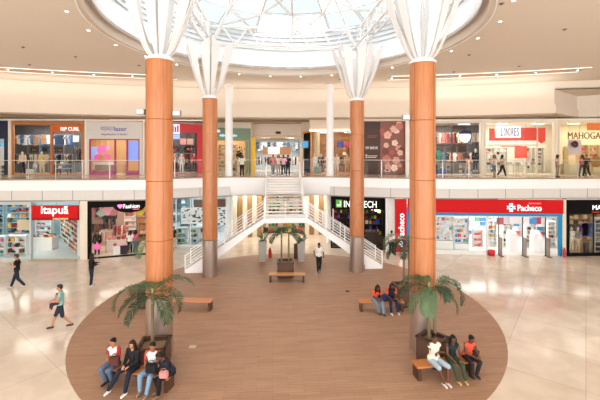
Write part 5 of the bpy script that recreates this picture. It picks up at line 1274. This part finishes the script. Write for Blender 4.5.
# middle pair
pm0 = (X(152, 17.2), 17.2)
planter(*pm0, 1.0, TH, 'dark planter box half hidden behind the front left column')
palm(*pm0, .75, 3.0, 'palm partly hidden behind the front left column',
     [(190, 1.55, 40, 130), (170, 1.3, 30, 125), (-10, 1.5, 40, 130), (10, 1.35, 30, 120), (250, 1.2, 20, 100), (90, 1.2, 40, 110)])
bench(X(190, 16.75), 16.7, 2.1, math.radians(-4), 'empty orange-topped bench to the right of the front left column', '#cf8a5c')
pm1 = (X(406, 17.3), 17.3)
planter(*pm1, 1.0, TH, 'dark planter box left of the front right column, beside two sitters')
palm(pm1[0]-.1, pm1[1], .75, 3.0, 'drooping palm left of the front right column',
     [(180, 1.5, 60, 150), (200, 1.3, 30, 120), (165, 1.3, 15, 90), (235, 1.2, 10, 90), (10, 1.0, 50, 110), (-60, 1.1, 10, 90), (190, 1.2, -10, 60), (100, 1.0, 40, 90)], stems=((0, 0), (.25, 0)))
bench(X(381, 16.6), 16.6, 2.0, math.radians(0), 'wooden bench with two women seated, left of the front right column')
# centre
pc = (X(285.3, 21.3), 21.3)
planter(*pc, .92, TH, 'small dark planter box at centre of the court')
palm(pc[0]-.02, pc[1], .75, 2.5, 'twin-stemmed palm at centre of the court',
     [(190, 1.35, 50, 115), (-10, 1.35, 50, 115), (170, 1.2, 30, 90), (10, 1.2, 30, 90), (220, 1.0, 20, 90), (-40, 1.0, 20, 90), (90, 1.0, 50, 90), (150, 1.0, 60, 100), (30, 1.0, 60, 100)], stems=((-.2, 0), (.22, 0)))
bench(X(287, 20.4), 20.4, 2.02, math.radians(0), 'empty wooden bench in front of the central planter', '#c98e58')
def pot(x, y, lab, plab, s_):
    t = thing('tall_pot', lab, 'plant pot', (x, y, .012))
    MB().prism([(-.2, -.2), (.2, -.2), (.2, .2), (-.2, .2)], 0, .05).build('foot', M_GREY, t)
    m = MB(); b0 = [(-.2, -.2), (.2, -.2), (.2, .2), (-.2, .2)]
    m.v = [(p[0], p[1], .05) for p in b0]+[(p[0]*1.3, p[1]*1.3, 1.35) for p in b0]+[(p[0]*1.1, p[1]*1.1, 1.35) for p in b0]+[(p[0]*1.1, p[1]*1.1, 1.2) for p in b0]
    m.f = [(3, 2, 1, 0)]+[(i, (i+1) % 4, 4+(i+1) % 4, 4+i) for i in range(4)]+[(4+i, 4+(i+1) % 4, 8+(i+1) % 4, 8+i) for i in range(4)]+[(8+i, 8+(i+1) % 4, 12+(i+1) % 4, 12+i) for i in range(4)]+[(12, 13, 14, 15)]
    m.build('body', mat('#b5b3ae', .5), t)
    t = thing('leafy_plant', plab, 'plant', (x, y, 1.2))
    for k in range(9):
        az = k*2.4; el = random.uniform(.9, 1.35); mb = MB(); p = V((0, 0, 0)); a = el; ln = random.uniform(.7, 1.05); Pp = []
        for i in range(7): Pp.append(p.copy()); p = p+V((math.cos(az)*math.cos(a), math.sin(az)*math.cos(a), math.sin(a)))*ln/6; a -= .22
        s2 = V((-math.sin(az), math.cos(az), 0))
        for i in range(6):
            w0, w1 = .06*math.sin(PI*(i+.3)/6.6), .06*math.sin(PI*(i+1.3)/7.3); mb.quad(Pp[i]-s2*w0, Pp[i]+s2*w0, Pp[i+1]+s2*w1, Pp[i+1]-s2*w1)
        mb.build('leaf', mat('#5d7a4a', .5), t)
pot(X(262.7, 24.4), 24.4, 'tall square grey pot left of the central palm', 'long-leaved green plant in the left grey pot', 1)
pot(X(301.2, 24.4), 24.4, 'tall square grey pot right of the central palm', 'long-leaved green plant in the right grey pot', 1)
extinguisher(X(270, 25.2), 25.2, 'red fire extinguisher standing beside the left grey pot', 1.2)
o = tag(MB().box(-.13, .13, -.13, .13, 0, 1.0).build('shade_block', mat('#5a3a2a', .5), None, bevel=.02), 'dark brown block for the shaded side of the right grey pot', 'shade_block'); o.location = (X(295.8, 25), 25, .012)  # solid dark block stands for the shading beside the pot

# ================================================================== PEOPLE in the court and upstairs
SK = ['#8a5a40', '#a8714e', '#c08a68', '#6b432f', '#b47c58']
DZ = .012
NV = .0095
# four on the front left bench
bz = .0
person((X(115.5, 11.47), 11.47, DZ), -.25, 'sit', 1.66, SK[4], '#1a1210', '#efe8e4', '#5a6f8a', '#30343c', sleeve='short', sleeve_col='#b83038', label='seated person in white top with red sleeves holding a brown bag, leftmost of four', lean=.15, hands=[(-.05, -.3, .78), (.06, -.3, .8)], feet=((-.1, -.3), (.12, -.28)), vox=NV, hairbun=True)
person((X(134.5, 11.3), 11.3, DZ), -.3, 'sit', 1.68, SK[2], '#2a1812', '#17171c', '#1c2233', '#f2efe9', sleeve='long', longhair=True, label='seated woman in black jacket and navy trousers with white shoes', lean=.12, hands=[(-.12, -.32, .66), (.08, -.34, .68)], knees=((-.2, -.42), (.16, -.42)), feet=((-.34, -.66), (.2, -.6)), vox=NV)
person((X(153.5, 11.12), 11.12, DZ), -.1, 'sit', 1.7, SK[1], '#1c1412', '#f0ece8', '#7d9cba', '#a08878', sleeve='short', sleeve_col='#d84840', label='seated person in white shirt with red sleeves and light jeans, black bag on lap', lean=.05, hands=[(-.14, -.22, .8), (.1, -.24, .8)], feet=((-.2, -.42), (.06, -.52)), knees=((-.2, -.42), (.12, -.44)), vox=NV, heavy=1.12)
person((X(171, 10.98), 10.98, DZ), -.75, 'sit', 1.66, SK[3], '#120e0e', '#1d2232', '#16161c', '#8a6a58', sleeve='short', hairbun=True, label='seated woman in navy top leaning forward, rightmost of four', lean=.55, hands=[(-.12, -.42, .6), (.06, -.44, .62)], feet=((-.1, -.34), (.14, -.46)), vox=NV, head_down=.6)
def bag(name, lab, x, y, z, s_, col, cat='bag', rz=0):
    t = thing(name, lab, cat, (x, y, z), rz)
    MB().box(-.5*s_, .5*s_, -.22*s_, .22*s_, 0, .8*s_).build('body', mat(col, .6), t, bevel=.1*s_)
    m = MB()
    for i in range(8):
        a_, b_ = PI*i/8, PI*(i+1)/8; m.tube((.25*s_*math.cos(a_), 0, .78*s_+.3*s_*math.sin(a_)), (.25*s_*math.cos(b_), 0, .78*s_+.3*s_*math.sin(b_)), .03*s_, n=6)
    m.build('handle', mat(col, .6), t)
bag('handbag', 'brown handbag on the lap of the leftmost of four sitters', X(114.5, 11.1), 11.1, .66, .32, '#5a2c26')
bag('backpack', 'black backpack on the lap of the sitter in light jeans', X(151.5, 10.75), 10.75, .64, .34, '#14141a')
bag('handbag', 'pink bag on the lap of the rightmost of four sitters', X(164.5, 10.6), 10.55, .6, .26, '#c98a86')
# three on the front right bench
person((X(433.5, 11.62), 11.62, DZ), .25, 'sit', 1.74, SK[3], '#17110e', '#e8e0cc', '#a9bccb', '#ddd0c8', sleeve='none', legs='short', label='seated man in sleeveless cream shirt and light denim shorts, arms crossed', lean=.08, hands=[(.1, -.24, .87), (-.08, -.26, .84)], feet=((.0, -.52), (.14, -.52)), knees=((-.12, -.46), (.2, -.46)), vox=NV, heavy=1.1)
person((X(450.8, 11.74), 11.74, DZ), .1, 'sit', 1.64, SK[3], '#120d0c', '#1c2b30', '#3d4a34', '#c8b070', sleeve='none', longhair=True, label='seated woman with long dark hair in dark vest and olive trousers', lean=.22, hands=[(-.12, -.4, .66), (.1, -.4, .68)], feet=((-.02, -.5), (.2, -.5)), vox=NV)
person((X(467, 11.86), 11.86, DZ), .2, 'sit', 1.62, SK[3], '#0f0b0a', '#e0523a', '#2a2226', '#3a3030', sleeve='none', hairbun=True, label='seated woman in bright orange-red top at right end of bench', lean=.3, hands=[(-.04, -.4, .7), (.12, -.42, .7)], feet=((-.08, -.3), (.1, -.34)), vox=NV, head_down=.5)
bag('handbag', 'dark bag beside the woman in orange-red top', X(475, 11.95), 11.95, .462, .26, '#2a2024')
# two on the middle right bench
person((X(374.5, 16.6), 16.6, DZ), .25, 'sit', 1.66, SK[3], '#120e0d', '#e0623e', '#6f8fa4', '#4a4a48', sleeve='short', longhair=True, label='seated woman in orange top and pale blue trousers, left of the pair', lean=.5, hands=[(.0, -.4, .62), (.12, -.44, .64)], feet=((-.0, -.45), (.14, -.62)), vox=.012, head_down=.5)
person((X(389.5, 16.8), 16.7, DZ), .1, 'sit', 1.66, SK[3], '#120e0d', '#1e2748', '#20284a', '#e8e0d8', sleeve='short', sleeve_col='#e0623e', longhair=True, label='seated woman in navy outfit with orange sleeves, right of the pair', lean=.4, hands=[(-.1, -.4, .64), (.1, -.4, .66)], feet=((-.14, -.56), (.18, -.54)), vox=.012, head_down=.4)
bag('shopping_bag', 'dark blue bag on the bench between the two women', X(382.2, 16.5), 16.5, .46, .4, '#1c2c5c')
person((X(431.5, 18.3)-.75, 18.6, DZ), -.3, 'stand', 1.66, SK[3], '#140f0d', '#8a3a34', '#2a2428', label='person in dark red top half hidden left of the front right column', vox=.014)
# walkers
person((X(17, 19.4), 19.4, DZ), -1.2, 'walk', 1.76, SK[2], '#3a2618', '#141416', '#20293a', '#c8c0b8', label='man in black t-shirt and dark jeans walking at far left', stride=.26, vox=.012, hands=[(-.2, -.12, 1.0), (.2, -.22, 1.32)])
person((X(91.5, 19.7), 19.7, DZ), 1.9, 'stand', 1.72, SK[3], '#151012', '#131216', '#232c3c', '#cfc8c0', sleeve='long', longhair=True, label='woman in black jacket and dark jeans standing near the black-framed shop', vox=.012, hands=[(-.12, -.3, 1.15), (.1, -.3, 1.2)])
person((X(60.5, 14.9), 14.9, DZ), -1.1, 'walk', 1.74, SK[2], '#2a1c14', '#8fc0b8', '#28303c', '#3a2c26', legs='short', label='man in pale teal shirt and dark shorts walking at left, carrying a child', stride=.3, vox=.011, hands=[(-.1, -.3, 1.12), (.12, -.3, 1.12)])
person((X(57.6, 14.75), 14.72, .82), -.6, 'sit', .85, SK[2], '#6a4a2c', '#b58a88', '#3a3440', None, label='small child in dusty pink top held by the man in teal', vox=.012, lean=0., knees=((-.07, -.2), (.07, -.2)), feet=((-.06, -.22), (.06, -.22)), hands=[(-.09, -.12, .44), (.09, -.12, .46)])
person((X(319, 22.1), 22.1, DZ), .1, 'walk', 1.72, SK[3], '#15100e', '#eceae6', '#17171a', '#3a60a0', label='person in white t-shirt and black trousers walking on the wooden court', stride=.12, vox=.012)
o = thing('star_balloon', 'pink star-shaped balloon by the left edge of the black-framed shop', 'balloon', (X(97, 24.0), 24.0, 1.05))
P = [((.34 if i % 2 == 0 else .17)*math.cos(PI/2+i*PI/6), (.34 if i % 2 == 0 else .17)*math.sin(PI/2+i*PI/6)) for i in range(12)]
MB().prism_y(P, -.06, .06).build('foil', mat('#f078b8', .3), o, bevel=.02); MB().tube((0, 0, -.3), (0, 0, -1.04), .008, n=5).build('string', M_WHITE, o)
# small floor cover on the wood
tag(MB().lathe([(0, 0), (.11, 0), (.1, .02), (0, .02)], 16).build('floor_socket', mat('#3a2c26', .5), None), 'small dark round cap on the wooden floor near back right column', 'floor cap').location = (X(347.5, 18.9), 18.9, .012)
tag(MB().box(-.12, .12, -.1, .1, 0, .01).build('floor_plate', mat('#c8b8a8', .4), None), 'small pale plate set on the wooden floor right of the left bench', 'floor plate').location = (X(192.5, 13.4), 13.4, .013)
# upstairs
UP = [(242, 28.9, 'stand', 0, '#f0ece6', '#15161a', True, 'shopper in white shirt and black trousers before the green-signed shop'),
      (273, 29.6, 'walk', .2, '#d88a80', '#8a8a90', False, 'walker in salmon pink top at head of the stairs'),
      (278.5, 30.6, 'walk', .0, '#f2e6d6', '#b8b0a0', True, 'walker in cream top at head of the stairs, second from left'),
      (283.5, 29.8, 'walk', -.1, '#e8b8c8', '#3a3a42', False, 'walker in pale pink top at head of the stairs'),
      (288, 31.2, 'stand', 3.0, '#2a2628', '#20242a', False, 'dark-dressed shopper behind the walkers at head of the stairs'),
      (468, 27.6, 'walk', -1.2, '#e0a088', '#a8a4a0', True, 'walker in peach top and grey trousers before the youth fashion shop'),
      (494.5, 27.9, 'walk', -.3, '#c8b0a0', '#5a6a80', True, 'woman in beige top and denim shorts, upstairs left of a pair'),
      (502, 28.1, 'walk', 1.4, '#c9a890', '#17171c', True, 'woman in tan top and black trousers, upstairs right of a pair'),
      (557.3, 27.6, 'stand', .6, '#b89880', '#9a8878', True, 'woman with black hair in brown clothes before the pillar at right'),
      (586.5, 27.7, 'walk', -1.2, '#1c1a22', '#22222a', False, 'dark-dressed walker at far right upstairs'),
      (582.5, 28.7, 'walk', -1.2, '#d8788a', '#5a4a4a', True, 'walker in pink top behind the dark-dressed one'),
      (418.5+17, 29.5, 'stand', 0, '#2aa088', '#3a3a40', True, 'person in teal top at left of the youth shop')]
for k, (px_, D_, ps, fc, tp, bt, lh, lb) in enumerate(UP):
    person((X(px_, D_), D_, ZU), fc, ps, 1.68, SK[k % 5], '#1a1210', tp, bt, '#e0d8cc' if k % 2 else '#2a2422', longhair=lh, label=lb, vox=.016, stride=.24, legs='short' if k == 6 else 'long')
